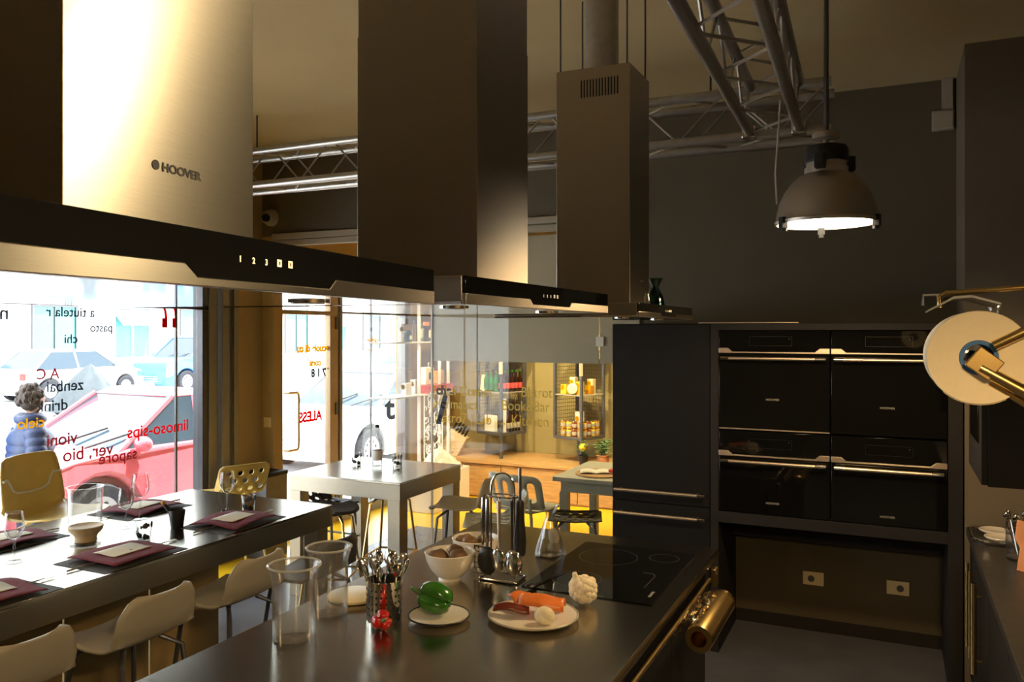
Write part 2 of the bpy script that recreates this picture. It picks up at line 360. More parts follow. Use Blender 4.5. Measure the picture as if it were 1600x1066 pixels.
# ================================================================ COOKER HOODS
def make_hood(name, label, loc, rz, stack_top, logo=True, vents=False):
    t = T(name, label, 'cooker hood', loc, rz, 'cooker hoods over the island')
    W, D, H = .9, .61, .055
    b = B(); b.box(0, W, .006, D, .006, H); b.o('canopy', m_steel, t, bevel=.002)
    B().box(.004, W - .004, .010, D - .004, .0, .0058).o('underside_plate', m_mirror, t)
    # black glass front, deeper in the middle where the touch controls are
    b = B(); b.prism([(.002, H), (W - .002, H), (W - .002, .021), (.590, .021), (.575, .009), (.335, .009), (.318, .021), (.002, .021)], -.001, .006); b.o('front_glass', m_bglass, t, bevel=.0008)
    b = B(); b.prism([(.002, .0), (.002, .0205), (.318, .0205), (.335, .0085), (.575, .0085), (.590, .0205), (W - .002, .0205), (W - .002, .0)], -.002, .006); b.o('front_strip', m_steel, t, bevel=.0008)
    x0, x1, y0, y1 = .30, .595, .125, .455
    zt = stack_top - loc[2]
    b = B(); b.box(x0, x1, y0, y1, H, zt); st = b.o('chimney', m_steel, t, bevel=.0015)
    if zt > 1.05 and not vents:
        B().box(x0 - .0012, x1 + .0012, y0 - .0012, y1 + .0012, H, H + .62 if zt < 2 else .9).o('chimney_sleeve', m_steel, st, bevel=.001)
    if vents:
        v = B()
        for k in range(13): v.box(x0 - .0012, x0, .175 + k * .0135, .175 + k * .0135 + .006, zt - .125, zt - .05)
        v.o('vent_slots', m_blk, st)
    if logo:
        l = B(); l.mark(); l.lathe([(.0055, 0), (.0055, .0006)], 20); l.xf(Mx.Translation((x0 + .121, y0 - .0014, .1395)) @ Mx.Rotation(pi / 2, 4, 'X'))
        lo = l.o('round_logo', m_prn, st)
        text('logo', 'HOOVER', .0135, m_prn, st, (x0 + .1305, y0 - .0014, .1345), bold=.0005, xs=1.15)
    for k, ch in enumerate('123'): text('control_symbol', ch, .009, m_led, t, (.398 + .0225 * k, -.0013, .028), bold=.0002, ext=.0002)
    for k in range(2):
        q = B(); x = .4655 + .0215 * k; z = .028
        q.prism([(x, z), (x + .008, z), (x + .008, z + .008), (x, z + .008)], -.0014, -.001); qq = q.o('control_symbol', m_led, t)
        B().box(x + .0028, x + .0052, -.0016, -.0013, z + .002, z + .006).o('symbol_mark', m_prn, qq)
    for x in (.18, .72):
        l = B(); l.lathe([(.032, -.003), (.032, .0)], 20, (x, .12, 0)); q = l.o('lamp_ring', m_chrome, t); l = B(); l.lathe([(.024, -.004), (.024, -.001)], 20, (x, .12, 0)); l.o('lamp_lens', m_hal if False else m_whitep, q)
    return t
make_hood('cooker_hood', 'nearest steel cooker hood with big HOOVER mark and lit 1 2 3 controls, left foreground', (-.556, .236, 1.992), 97.3, HC)
make_hood('cooker_hood', 'middle cooker hood with broad dark chimney reaching the ceiling', (-.742, 1.364, 2.0), 90.9, HC, logo=False)
h3 = make_hood('cooker_hood', 'farthest cooker hood, its chimney open at the top with vent slots', (-.871, 2.972, 2.0), 90, 3.07, logo=False, vents=True)
text('logo', 'HOOVER', .011, m_prn, h3, (.45, .1238, .16), xs=1.1)
# duct and rods that carry the open chimney
t = T('ventilation_duct', 'round metal duct dropping into the open chimney of the farthest hood', 'duct', (-1.17, 3.42, 3.07))
b = B(); b.lathe([(.075, 0), (.075, HC - 3.07)], 24); b.o('pipe', m_alu, t)
b = B(); b.lathe([(.085, HC - 3.11), (.085, HC - 3.071)], 24); b.o('flange', m_alu, t)
for x, y in ((.31, .14), (.585, .14), (.31, .44), (.585, .44)):
    B().tube([(x, y, 1.0), (x, y, HC - 2.0)], .004, 6).o('hanging_rod', m_grey, h3)
# small teal glass jug standing on the far hood
b = B(); b.lathe([(.040, 0), (.044, .01), (.036, .05), (.018, .085), (.014, .095), (.022, .11), (.036, .135), (.0345, .135), (.020, .11), (.012, .096), (.016, .085), (.034, .05), (.042, .012), (.001, .006)], 20)
o = b.o('glass_jug', m_gteal); o.location = (-1.0, 3.69, 2.0555); tag(o, 'small teal glass jug with flared neck standing on the farthest hood', 'jug')
b = B(); b.lathe([(.012, 0), (.012, .03), (.007, .04), (.007, .05)], 12); o = b.o('small_bottle', m_gw); o.location = (-.93, 3.30, 2.0555); tag(o, 'tiny clear bottle beside the chimney of the farthest hood', 'bottle')

# ================================================================ TRUSSES, CAMERA DOME, CONDUIT, LAMPS
def truss(name, label, p0, axis, L, n, s=.235, r=.026):
    t = T(name, label, 'lighting truss', p0, axis)
    for y in (-s / 2, s / 2):
        for z in (-s / 2, s / 2):
            B().tube([(0, y, z), (L, y, z)], r, 12).o('chord', m_alu, t)
    st = L / n
    for side in range(4):
        for k in range(n):
            a, b = k * st + .02, (k + .5) * st; c = (k + 1) * st - .02
            def P(x, e):
                q = (-s / 2 if e else s / 2)
                return [(x, q, s / 2), (x, q, -s / 2), (x, s / 2, q), (x, -s / 2, q)][side]
            B().tube([P(a, 0), P(b, 1), P(c, 0)], .0075, 6).o('brace', m_alu, t)
    return t
truss('lighting_truss', 'aluminium box truss spanning the room from left to right in front of back wall', (-4.9, 4.45, 3.075), 0, 4.62, 9)
t2 = truss('lighting_truss', 'aluminium box truss running overhead towards the viewer beside the pendant lamp', (-.33, -1.9, 3.075), 92, 6.18, 12)
for y in (-.12, .12):
    B().box(6.13, 6.19, y - .035, y + .035, -.15, -.09).o('coupler', m_chrome, t2, bevel=.006)
hr = bpy.data.objects['lighting_truss']
for x in (.8, 4.0): B().tube([(x, 0, .14), (x, 0, HC - 3.075)], .006, 6).o('hanging_rod', m_grey, hr)
for x in (1.2, 4.6): B().tube([(x, 0, .14), (x, 0, HC - 3.075)], .006, 6).o('hanging_rod', m_grey, t2)
# security camera dome in the corner
t = T('security_camera', 'white dome security camera in the corner above the shop window', 'security camera', (-4.985, YB, 2.945), 0)
b = B(); b.lathe([(.062, 0), (.062, .022), (.05, .03)], 24); b.mark(); 
q = B(); q.mark(); q.lathe([(.075, 0), (.075, .025), (.066, .045)], 24); q.xf(Mx.Rotation(pi / 2, 4, 'X')); q.o('mount', m_cream, t)
B().ell((0, -.055, 0), (.062, .062, .062), 20, 12).o('dome', m_cream, t)
q = B(); q.mark(); q.lathe([(.036, 0), (.036, .012), (.030, .014)], 20); q.xf(Mx.Translation((.022, -.10, -.012)) @ Mx.Rotation(R(100), 4, 'X') @ Mx.Rotation(R(25), 4, 'Y')); q.o('lens_window', m_bglass, t)
# junction box and conduit
t = T('junction_box', 'pale square junction box with conduit rising to ceiling on dark wall', 'junction box', (.272, YB, 3.225))
B().box(-.06, .06, -.05, 0, -.06, .06).o('box', m_mold, t, bevel=.006); B().box(-.052, .052, -.054, -.049, -.052, .052).o('lid', m_mold, t, bevel=.002)
B().box(-.005, .055, -.035, 0, .06, HC - 3.225).o('conduit', m_mold, t, bevel=.004)
# the pendant lamp
def pendant(label, loc, power, blend=.35):
    t = T('pendant_lamp', label, 'pendant lamp', loc)
    B_ = B()
    prof = [(.200, .0), (.203, .012), (.197, .02), (.193, .05), (.183, .09), (.165, .13), (.140, .165), (.108, .195), (.085, .207), (.085, .23)]
    inner = [(r - .006, z) for r, z in reversed(prof)]
    B_.open = True; B_.lathe(prof + inner, 40); sh = B_.o('shade', m_lampd, t)
    q = B(); q.lathe([(.187, .008), (.187, .012)], 40); q.o('lens', m_lens, t)
    q = B(); q.lathe([(.078, .225), (.078, .25), (.074, .255)], 24); q.o('neck_ring', m_cream, t)
    q = B(); q.lathe([(.083, .25), (.086, .262), (.086, .30), (.078, .318), (.05, .325)], 24)
    for a in (20, 140, 260):
        q.mark(); q.box(.062, .112, -.02, .02, .215, .275); q.xf(Mx.Rotation(R(a), 4, 'Z'))
    q.o('housing', m_blk, t, bevel=.003)
    q = B(); q.lathe([(.012, .32), (.012, .345), (.055, .35), (.055, .372), (.03, .382), (.012, .385)], 20); q.o('canopy_cap', m_mold, t)
    B().tube([(0, 0, .38), (0, 0, HC - loc[2])], .010, 8).o('stem', m_grey, t)
    for a in (195, 318, 75):
        q = B(); q.mark(); q.box(.188, .212, -.014, .014, -.022, .022); q.lathe([(.012, -.035), (.012, -.02)], 8, (.195, 0, 0)); q.xf(Mx.Rotation(R(a + 25), 4, 'Z')); q.o('clip', m_blk, t)
    B().tube([(-.19, -.03, .09), (-.195, -.04, .22), (-.185, -.02, .40), (-.18, 0, .53)], .004, 6).o('safety_wire', m_whitep, t)
    ld = bpy.data.lights.new('lamp_light', 'SPOT'); ld.energy = power; ld.color = (1, .67, .31); ld.spot_size = R(172); ld.spot_blend = blend; ld.shadow_soft_size = .14
    lo = bpy.data.objects.new('lamp_light', ld); COL.objects.link(lo); lo.parent = t; lo.location = (0, 0, -.03)
    return t
pendant('spun metal pendant lamp with black housing, lit, hanging before the ovens', (-.25, 3.56, 2.385), 135)
pendant('added unseen pendant lamp warming the near end of the dining counter', (-3.3, .5, 2.39), 60)  # added out of view, only to warm the light in the room
pendant('lit spun metal pendant lamp behind the viewer', (.42, .25, 2.45), 190)
# track spotlights of the shop room
def spotl(label, loc, aim, power, size=70):
    t = T('track_spotlight', label, 'spotlight', loc)
    q = B(); q.mark(); q.lathe([(.04, 0), (.045, .02), (.045, .12), (.03, .15)], 20)
    dr = (V(aim) - V(loc)).normalized(); ro = dr.to_track_quat('-Z', 'Y').to_matrix().to_4x4(); q.xf(ro); q.o('head', m_whitep, t)
    q = B(); q.mark(); q.lathe([(.036, -.004), (.036, -.001)], 20); q.xf(ro); q.o('lens', m_lens, t)
    B().tube([(0, 0, .05), (0, 0, HC - loc[2])], .008, 6).o('stem', m_whitep, t)
    ld = bpy.data.lights.new('spot_light', 'SPOT'); ld.energy = power; ld.color = (1, .80, .45); ld.spot_size = R(size); ld.spot_blend = .6; ld.shadow_soft_size = .035
    lo = bpy.data.objects.new('spot_light', ld); COL.objects.link(lo); lo.parent = t; lo.rotation_euler = dr.to_track_quat('-Z', 'Y').to_euler(); lo.location = tuple(dr * .02)
spotl('white spotlight above the right-hand worktop aimed at the nearest hood', (.62, 2.26, 2.80), (-.72, .55, 2.2), 70, 60)
spotl('left white track spotlight in the shop room aimed at the goods', (-4.1, 7.0, 3.2), (-4.0, 8.7, .8), 480)
spotl('middle white track spotlight in the shop room aimed at the jars', (-3.0, 7.0, 3.2), (-3.2, 8.6, .9), 480)
spotl('right white track spotlight in the shop room aimed at the yellow floor', (-2.2, 7.2, 3.2), (-2.6, 7.6, 0), 420, 95)
# ================================================================ OVEN WALL
YO = 4.965
t = T('oven_housing', 'matt charcoal frame around the four built-in black ovens', 'oven housing', (-.33, YO, 0))
fr = [(-.675, -.627, 0, .6, 0, 1.99), (.597, .668, 0, .6, 0, 1.99)]
for a in fr: B().box(*a).o('side_panel', m_charc, t, bevel=.002)
B().box(-.627, .597, 0, .6, 1.95, 1.99).o('top_panel', m_charc, t, bevel=.002)
B().box(-.627, .597, 0, .58, .79, .857).o('bottom_panel', m_charc, t, bevel=.002)
B().box(-.627, .597, .50, .6, .60, .79).o('back_rail', m_charc, t, bevel=.002)
def oven(label, x0, x1, z0, z1, rail, hand, logo, strip=False, gold=True):
    t = T('wall_oven', label, 'oven', (x0, YO, z0), 0, 'built-in ovens in the charcoal housing')
    W, Hh = x1 - x0, z1 - z0
    B().box(.004, W - .004, .012, .52, .002, Hh - .002).o('body', m_blk, t)
    B().box(.003, W - .003, -.004, .012, .004, rail - .012 - z0).o('door', m_bglass, t, bevel=.0015)
    cp = B().box(.003, W - .003, -.004, .012, rail + .002 - z0, Hh - .002).o('control_panel', m_bglass, t, bevel=.0015)
    zc = (rail + z1) / 2 - z0
    q = B()
    for a in ((.18, .42, zc - .028, zc - .0265), (.18, .42, zc + .0265, zc + .028), (.18, .1815, zc - .028, zc + .028), (.4185, .42, zc - .028, zc + .028)): q.box(a[0], a[1], -.0046, -.0038, a[2], a[3])
    q.o('display', M_disp, cp); B().box(.402, .405, -.0046, -.0038, zc + .012, zc + .015).o('indicator', m_logo, cp)
    r = rail - z0
    b = B(); b.prism([(.002, r - .008), (W - .002, r - .008), (W - .002, r + .022), (W - .055, r + .022), (W - .082, r), (.082, r), (.055, r + .022), (.002, r + .022)], -.018, -.004)
    b.o('trim_rail', m_warmbar, t, bevel=.001)
    zz = hand - z0
    b = B(); b.tube([(.065, -.055, zz), (W - .075, -.055, zz)], .0095, 14); hd = b.o('handle', m_warmbar, t)
    for a, c in ((.02, .067), (W - .077, W - .02)): B().tube([(a, -.055, zz), (c, -.055, zz)], .0098, 14).o('handle_end', m_chrome, hd)
    for a in (.035, W - .035): B().tube([(a, -.055, zz), (a, -.003, zz)], .007, 10).o('handle_post', m_chrome, hd)
    text('logo', 'HOOVER', .017, m_logo, t, (W / 2 - .04, -.0046, logo - z0), xs=1.1)
    if strip: B().box(.003, W - .003, -.007, -.003, .003, .010).o('lower_strip', m_warmbar, t)
    return t
M_disp = M('dim_display_line', (.016, .015, .014), .4, 0, var=0)
oven('upper left black glass oven, seventh-row handle bright, steel strip along its foot', -.955, -.327, 1.355, 1.948, 1.822, 1.783, 1.535, True)['label'] = 'upper left black oven with steel strip along its bottom edge'
oven('upper right black oven, half hidden behind the paper roll', -.323, .265, 1.355, 1.948, 1.822, 1.783, 1.51)
oven('lower left black compact oven above the socket niche', -.955, -.327, .86, 1.35, 1.207, 1.172, .925)
oven('lower right black compact oven, nearest the dark worktop', -.323, .265, .86, 1.35, 1.207, 1.172, .905)
# tall cabinet with its two bar handles
t = T('tall_cabinet', 'tall matt black cabinet with two bar handles beside the glass partition', 'cabinet', (-1.317, YO, 0))
B().box(-.310, .308, .022, .6, .0, 1.99).o('body', m_black, t, bevel=.002)
dr = B().box(-.309, .307, 0, .02, .872, 1.985).o('door', m_black, t, bevel=.002)
dw = B().box(-.309, .307, 0, .02, .10, .866).o('drawer', m_black, t, bevel=.002)
for z, p in ((.945, dr), (.80, dw)):
    b = B(); b.tube([(-.285, -.045, z), (.24, -.045, z)], .011, 14); b.tube([(-.25, -.045, z), (-.25, .0, z)], .007, 8); b.tube([(.235, -.045, z), (.235, .0, z)], .007, 8); b.o('handle', m_warmbar, p)
    B().tube([(.24, -.045, z), (.287, -.045, z)], .0112, 14).o('handle_end', m_chrome, p)
b = B(); b.tube([(0, -.0, 1.994), (.02, -.0, 1.995), (.50, -.0, 1.995), (.58, 0, 1.994)], .004, 6)
o = b.o('metal_rod', m_warmbar); o.location = (-1.08, YO + .012, 0); tag(o, 'thin brass rod lying along the top edge of the oven housing', 'rod')
# sockets and switch
def plate(name, label, loc, rz, swap=False):
    t = T(name, label, 'socket' if name == 'wall_socket' else 'switch', loc, rz)
    B().box(-.064, .064, -.010, 0, -.043, .043).o('cover_plate', m_ivory, t, bevel=.003)
    B().box(-.046, .046, -.012, -.008, -.028, .028).o('insert', m_ivory, t, bevel=.001)
    s = 1 if swap else -1
    q = B(); q.mark(); q.lathe([(.021, 0), (.021, .003), (.017, .003), (.017, .001)], 20); q.xf(Mx.Translation((s * .013, -.0115, 0)) @ Mx.Rotation(pi / 2, 4, 'X')); so_ = q.o('socket_face', m_grey if name == 'wall_socket' else m_ivory, t)
    for dx in (-.007, 0, .007):
        q = B(); q.mark(); q.lathe([(.0025, 0), (.0025, .002)], 8); q.xf(Mx.Translation((s * .013 + dx, -.0145, 0)) @ Mx.Rotation(pi / 2, 4, 'X')); q.o('pin_hole', m_blk, so_)
    q = B(); q.box(-s * .018 - .008, -s * .018 + .010, -.014, -.011, -.022, .022); q.o('rocker', m_ivory, t, bevel=.001)
    return t
plate('wall_socket', 'left ivory wall socket in the niche below the ovens', (-.471, YB, .337), 0)
plate('wall_socket', 'right ivory wall socket in the niche below the ovens', (.025, YB, .342), 0, True)
sw = T('light_switch', 'small pale yellow switch plate on the ochre wall beside the door', 'switch', (XF, 5.64, 1.13), 90)
sw.location = (-5.035, YB, 1.13); sw.rotation_euler = (0, 0, 0)
B().box(-.042, .042, -.010, 0, -.045, .045).o('cover_plate', m_ivory, sw, bevel=.003)
for k in range(3): B().box(-.026 + .019 * k, -.011 + .019 * k, -.014, -.008, -.026, .026).o('rocker', m_ivory, sw, bevel=.001)
# ================================================================ RIGHT-HAND RUN
t = T('base_cabinet_run', 'dark base cabinet run under the stone worktop along the right wall', 'cabinet', (.68, 3.0, 0))
B().box(-.29, .315, -1.8, 1.945, .1, .86).o('carcass', m_black, t); B().box(-.24, .3, -1.8, 1.945, 0, .1).o('plinth', m_blk, t)
B().box(-.312, -.292, 1.76, 1.944, .12, .855).o('door', m_black, t, bevel=.002)
for k in range(5): B().box(-.312, -.292, -1.79 + k * .71, -1.79 + k * .71 + .70, .12, .855).o('door', m_charc, t, bevel=.002)
b = B(); b.box(-.330, .315, -1.8, 1.945, .862, .9); tag(b.o('stone_worktop', m_stone, bevel=.003), 'dark stone worktop along the right wall ending at the beige pier', 'worktop').location = (.68, 3.0, 0)
# handles seen at the right edge: vertical brass pulls
for k, (y, r_) in enumerate(((4.66, .009), (4.50, .007), (4.30, .013))):
    q = B(); q.tube([(-.345, y - 3.0, .36), (-.345, y - 3.0, .78)], r_, 10); q.tube([(-.345, y - 3.0, .42), (-.31, y - 3.0, .42)], .005, 6); q.tube([(-.345, y - 3.0, .72), (-.31, y - 3.0, .72)], .005, 6); q.o('pull', m_gold, t)
# wall unit
t = T('wall_oven_unit', 'black wall-hung cabinet with a small glass-fronted oven above the worktop', 'wall unit', (.28, 3.28, 1.4))
B().box(.02, .72, 0, .53, 0, .50).o('body', m_black, t, bevel=.002)
dd = B().box(0, .02, .005, .525, .005, .495).o('door', m_black, t, bevel=.002)
B().box(-.004, .001, .10, .42, .14, .42).o('door_glass', m_bglass, dd, bevel=.001); B().tube([(-.03, .06, .44), (-.03, .47, .44)], .007, 8).o('door_handle', m_chrome, dd)
b = B(); b.lathe([(.050, 0), (.055, .008), (.050, .04), (.022, .11), (.018, .125), (.022, .14), (.028, .155), (.0265, .155), (.017, .125), (.020, .11), (.047, .04), (.05, .012), (.001, .006)], 24)
o = b.o('glass_carafe', m_gw); o.location = (.345, 3.56, 1.9); tag(o, 'clear flask-shaped carafe standing on the black wall unit', 'carafe')
# tray with white cups upside down
t = T('serving_tray', 'black oval tray with bright rim at the far end of stone worktop', 'tray', (.595, 4.72, .9))
def rr(w_, h_, r_, n=6):
    p = []
    for cx_, cy_, a in ((w_ - r_, h_ - r_, 0), (-w_ + r_, h_ - r_, 90), (-w_ + r_, -h_ + r_, 180), (w_ - r_, -h_ + r_, 270)): p += arc(cx_, cy_, r_, a, a + 90, n)
    return p
B().prism(rr(.235, .17, .07), 0, .008, 'z').o('base', m_blk, t)
B().tube([(x, y, .022) for x, y in rr(.24, .175, .075)], .007, 8, True).o('rim', m_chrome, t)
b = B(); b.open = True; b.lathe([(0, 0), (1, 0)], 3) if False else None
for k, (x, y, lb) in enumerate(((-.125, .085, 'far'), (-.115, -.065, 'near'), (.075, .03, 'right'))):
    o = T('saucer', 'white saucer at the %s end of the black tray' % lb, 'saucer', (.595 + x, 4.72 + y, .909), 0, 'saucers on the black tray')
    q = B(); q.lathe([(.040, 0), (.068, .010), (.073, .018), (.071, .021), (.05, .012), (.001, .012)], 28); q.o('saucer', m_white, o)
b = B(); b.box(-.17, .17, -.06, .06, 0, .05); o = b.o('knife_box', m_blk, bevel=.006); o.location = (.70, 4.885, .9); o.location.y = 4.885; tag(o, 'low black box behind the white saucers against the pier', 'box')
# glass jar with utensils and wooden board handle
t = T('utensil_jar', 'clear glass jar full of steel utensils beside the black tray', 'jar', (.53, 4.34, .9))
b = B(); b.lathe([(.06, 0), (.065, .01), (.065, .13), (.068, .135), (.062, .135), (.060, .012), (.001, .01)], 24); b.o('jar', m_gw, t)
for k in range(8):
    a = k * 2.4; q = B(); q.tube([(.02 * cos(a), .02 * sin(a), .02), (.06 * cos(a), .06 * sin(a), .17 + .02 * (k % 3))], .004, 6); q.ell((.062 * cos(a), .062 * sin(a), .18 + .02 * (k % 3)), (.014, .014, .02), 8, 6); q.o('utensil', m_chrome if k % 3 else m_gold, t)
t = T('wooden_spatula', 'orange wooden spatula leaning by the utensil jar at right edge', 'spatula', (.50, 4.13, .9))
q = B(); q.mark(); q.prism([(-.015, 0), (.015, 0), (.018, .10), (.045, .14), (.048, .22), (-.048, .22), (-.045, .14), (-.018, .10)], -.005, .005); q.xf(Mx.Rotation(R(-24), 4, 'X') @ Mx.Rotation(R(12), 4, 'Y')); q.o('blade', m_salmon, t, bevel=.002)
# paper roll dispenser reaching out from the right wall
t = T('paper_roll_holder', 'brass-coloured wall arm holder for the big paper roll at right edge', 'roll holder', (.16, 1.93, 1.893))
B().tube([(0, .0, 0), (0, .29, 0)], .012, 10).o('spindle', m_grey, t)
q = B(); q.mark(); q.box(-.014, .040, -.030, -.012, -.028, .020); q.xf(Mx.Rotation(R(38), 4, 'Y')); q.o('bracket', m_gold, t, bevel=.002)
B().tube([(.025, -.02, .025), (.45, -.06, .26), (.84, -.08, .36)], .010, 10).o('arm', m_gold, t)
B().tube([(.0, -.02, -.02), (.30, -.02, -.20), (.84, -.02, -.42)], .013, 10).o('arm', m_gold, t)
B().tube([(.02, -.0, -.05), (.30, .05, -.24), (.84, .05, -.48)], .008, 10).o('arm', m_gold, t)
B().tube([(-.07, .02, .105), (-.072, .02, .128), (-.06, .015, .135), (.18, .0, .150), (.84, -.03, .19)], .006, 10).o('tear_bar_rod', m_gold, t)
q = B(); q.prism([(-.092, .101), (-.045, .128), (-.012, .130), (.040, .113), (.040, .109), (-.012, .125), (-.045, .123), (-.092, .097)], .0, .20); q.o('tear_flap', m_grey, t)
q = B(); q.tube([(-.10, .1, .112), (-.10, .1, .135), (-.03, .1, .137)], .004, 6); q.o('flap_hinge', m_grey, t)
r_ = T('paper_roll', 'large white paper roll, warm light in its colour, with blue core on the brass wall arms', 'paper roll', (.16, 1.93, 1.893))
b = B(); b.mark(); b.open = True
b.lathe([(.0365, .0), (.0365, .20), (.096, .20), (.0975, .197), (.0975, .003), (.096, 0), (.0365, 0)], 56); b.xf(Mx.Rotation(-pi / 2, 4, 'X')); b.o('paper', m_roll, r_)
b = B(); b.mark(); b.open = True; b.lathe([(.028, -.002), (.036, -.002), (.0362, .202), (.028, .202), (.028, -.002)], 32); b.xf(Mx.Rotation(-pi / 2, 4, 'X')); b.o('core', m_blue, r_)
b = B(); b.mark(); b.grid(lambda u, v: (.0985 * cos(R(60 + 70 * u)), .0985 * sin(R(60 + 70 * u)), .003 + .194 * v), 10, 1); b.xf(Mx.Rotation(-pi / 2, 4, 'X'))
b.o('loose_sheet', m_roll, r_, solid=.0006)
# ================================================================ ISLAND
t = T('kitchen_island', 'long stainless steel kitchen island with inset black hob under the hoods', 'kitchen island', (-1.405, 2.6, 0))
B().box(-.645, .645, -1.35, 1.355, .862, .90).o('worktop', m_stop, t, bevel=.003)
B().box(-.60, .57, -1.30, 1.30, .10, .862).o('carcass', m_sapr, t, bevel=.002); B().box(-.55, .52, -1.25, 1.25, 0, .10).o('plinth', m_blk, t)
for k in range(4): B().box(.572, .592, -1.29 + k * .648, -1.29 + k * .648 + .638, .12, .79).o('front_panel', m_charc, t, bevel=.002)
B().box(.640, .665, 1.18, 1.24, .765, .845).o('rail_bracket', m_gold, t, bevel=.003); q = B(); q.mark(); q.lathe([(.010, 0), (.010, .003)], 12); q.xf(Mx.Translation((.664, 1.205, .815)) @ Mx.Rotation(pi / 2, 4, 'Y')); q.o('bracket_hole', m_blk, t)
B().box(.640, .665, -.30, -.24, .765, .845).o('rail_bracket', m_gold, t, bevel=.003)
B().tube([(.672, -.30, .85), (.672, 1.0, .85)], .009, 10).o('towel_rail', m_gold, t)
# roll on the rail
t = T('foil_roll', 'shiny gold cardboard roll with clear crumpled film at the right end of the island', 'film roll', (-.655, 3.02, .80))
q = B(); q.mark(); q.open = True; q.lathe([(.030, 0), (.050, 0), (.052, .003), (.052, .42), (.054, .425), (.054, .46), (.050, .465), (.030, .465), (.030, 0)], 28); q.xf(Mx.Rotation(-pi / 2, 4, 'X')); q.o('roll', m_gold, t)
random.seed(3)
pts = {}
def crum(u, v):
    k = (round(u * 14), round(v * 20))
    if k not in pts: pts[k] = (random.uniform(-.014, .014), random.uniform(-.02, .02))
    a = R(95 + 95 * u); r = .056 + .04 * u + pts[k][0]
    return (r * cos(a), .02 + .40 * v, r * sin(a) + pts[k][1] * u)
B().grid(crum, 14, 20).o('crumpled_film', m_film, t, smooth=False)
# hob
t = T('induction_hob', 'black glass induction hob with faint grey zone rings set in the island', 'hob', (-1.105, 3.40, .9))
B().box(-.272, .272, -.385, .385, 0, .005).o('glass_plate', m_bglass, t, bevel=.0015)
m_ring = M('grey_zone_print', (.045, .043, .04), .4, 0, var=0)
for x, y, r_ in ((-.085, .17, .135), (.155, .255, .068), (-.10, -.20, .105)):
    q = B(); q.open = True; q.lathe([(r_ - .0022, .0051), (r_, .0051), (r_, .0055), (r_ - .0022, .0055), (r_ - .0022, .0051)], 48, (x, y, 0)); q.o('zone_ring', m_ring, t)
q = B(); q.tube([(.13, .0, .0053), (.175, .0, .0053), (.19, -.03, .0053), (.19, -.20, .0053)], .0014, 4); q.o('slider_mark', m_ring, t)
text('logo', 'HOOVER', .017, m_logo, t, (.245, -.30, .0054), (0, 0, 90))
# ---- things on the island
def bowl(label, loc, seed):
    t = T('white_bowl', label, 'bowl', loc, seed * 40)
    q = B(); q.open = True
    q.lathe([(0, .006), (.042, .004), (.044, 0), (.048, 0), (.047, .012), (.062, .022), (.085, .05), (.100, .085), (.107, .115), (.104, .117), (.097, .09), (.080, .055), (.055, .025), (0, .018)], 40)
    q.o('bowl', m_white, t); return t
def mush(label, loc, s, rz):
    t = T('brown_mushroom', label, 'mushroom', loc, rz, 'mushrooms in the white bowls')
    B().ell((0, 0, 0), (.040 * s, .036 * s, .026 * s), 14, 8, lambda d: 1 + .08 * sin(5 * d.x + 3 * d.y)).o('cap', m_brown, t)
    q = B(); q.mark(); q.lathe([(.012 * s, -.045 * s), (.010 * s, -.01)], 10); q.xf(Mx.Rotation(R(15), 4, 'X')); q.o('stem', m_caul, t)
b1 = (-1.693, 2.983, .9); b2 = (-1.703, 3.235, .9)
bowl('nearer white footed bowl holding brown mushrooms on the island', b1, 1); bowl('farther white footed bowl of mushrooms, behind the first on the island', b2, 2)
for (bb, nm), spots in zip(((b1, 'nearer'), (b2, 'farther')), (((-.038, -.028), (.045, -.012), (.0, .045)), ((-.045, -.01), (.042, .005), (-.005, -.05)))):
    for k, (dx, dy) in enumerate(spots):
        mush('brown mushroom in the %s white bowl, %s' % (nm, ('at its left', 'at its right', 'in its middle')[k]), (bb[0] + dx, bb[1] + dy, .998 + .006 * k), 1.15 - .1 * k, k * 77)
# utensil stand and the hanging tools
US = V((-1.493, 3.08, .9))
t = T('utensil_stand', 'chrome wire utensil stand with hoop handle in the middle of the island', 'utensil stand', tuple(US))
B().tube([(x, y, .008) for x, y in rr(.085, .055, .015, 4)], .005, 8, True).o('base_frame', m_chrome, t)
B().box(-.08, .08, -.05, .05, .002, .006).o('base_plate', m_grey, t)
for x in (-.055, .055): B().tube([(x, 0, .006), (x, 0, .365)], .0045, 8).o('upright', m_chrome, t)
B().tube([(-.055, 0, .36)] + [(.055 * cos(R(a)), 0, .385 + .062 * sin(R(a))) for a in range(180, -1, -20)] + [(.055, 0, .36)], .004, 8).o('hoop_handle', m_chrome, t)
B().tube([(.075 * cos(R(a)), .035 * sin(R(a)), .35) for a in range(0, 360, 24)], .0035, 6, True).o('hook_ring', m_chrome, t)
for a in (195, 235, 275, 315, 350): B().tube([(.075 * cos(R(a)), .035 * sin(R(a)), .352), (.085 * cos(R(a)), .045 * sin(R(a)), .345), (.085 * cos(R(a)), .045 * sin(R(a)), .335)], .0025, 6).o('hook', m_chrome, t)
def tool(name, label, a, build):
    p = US + V((.086 * cos(R(a)), .048 * sin(R(a)) - .004, .34)); t = T(name, label, 'kitchen tool', tuple(p), 0, 'tools hanging on the utensil stand'); build(t)
def flat(prof, hw, zc, seg=14):  # ladle and spoon heads
    return B().ell((0, -.006, zc), hw, 16, 10)
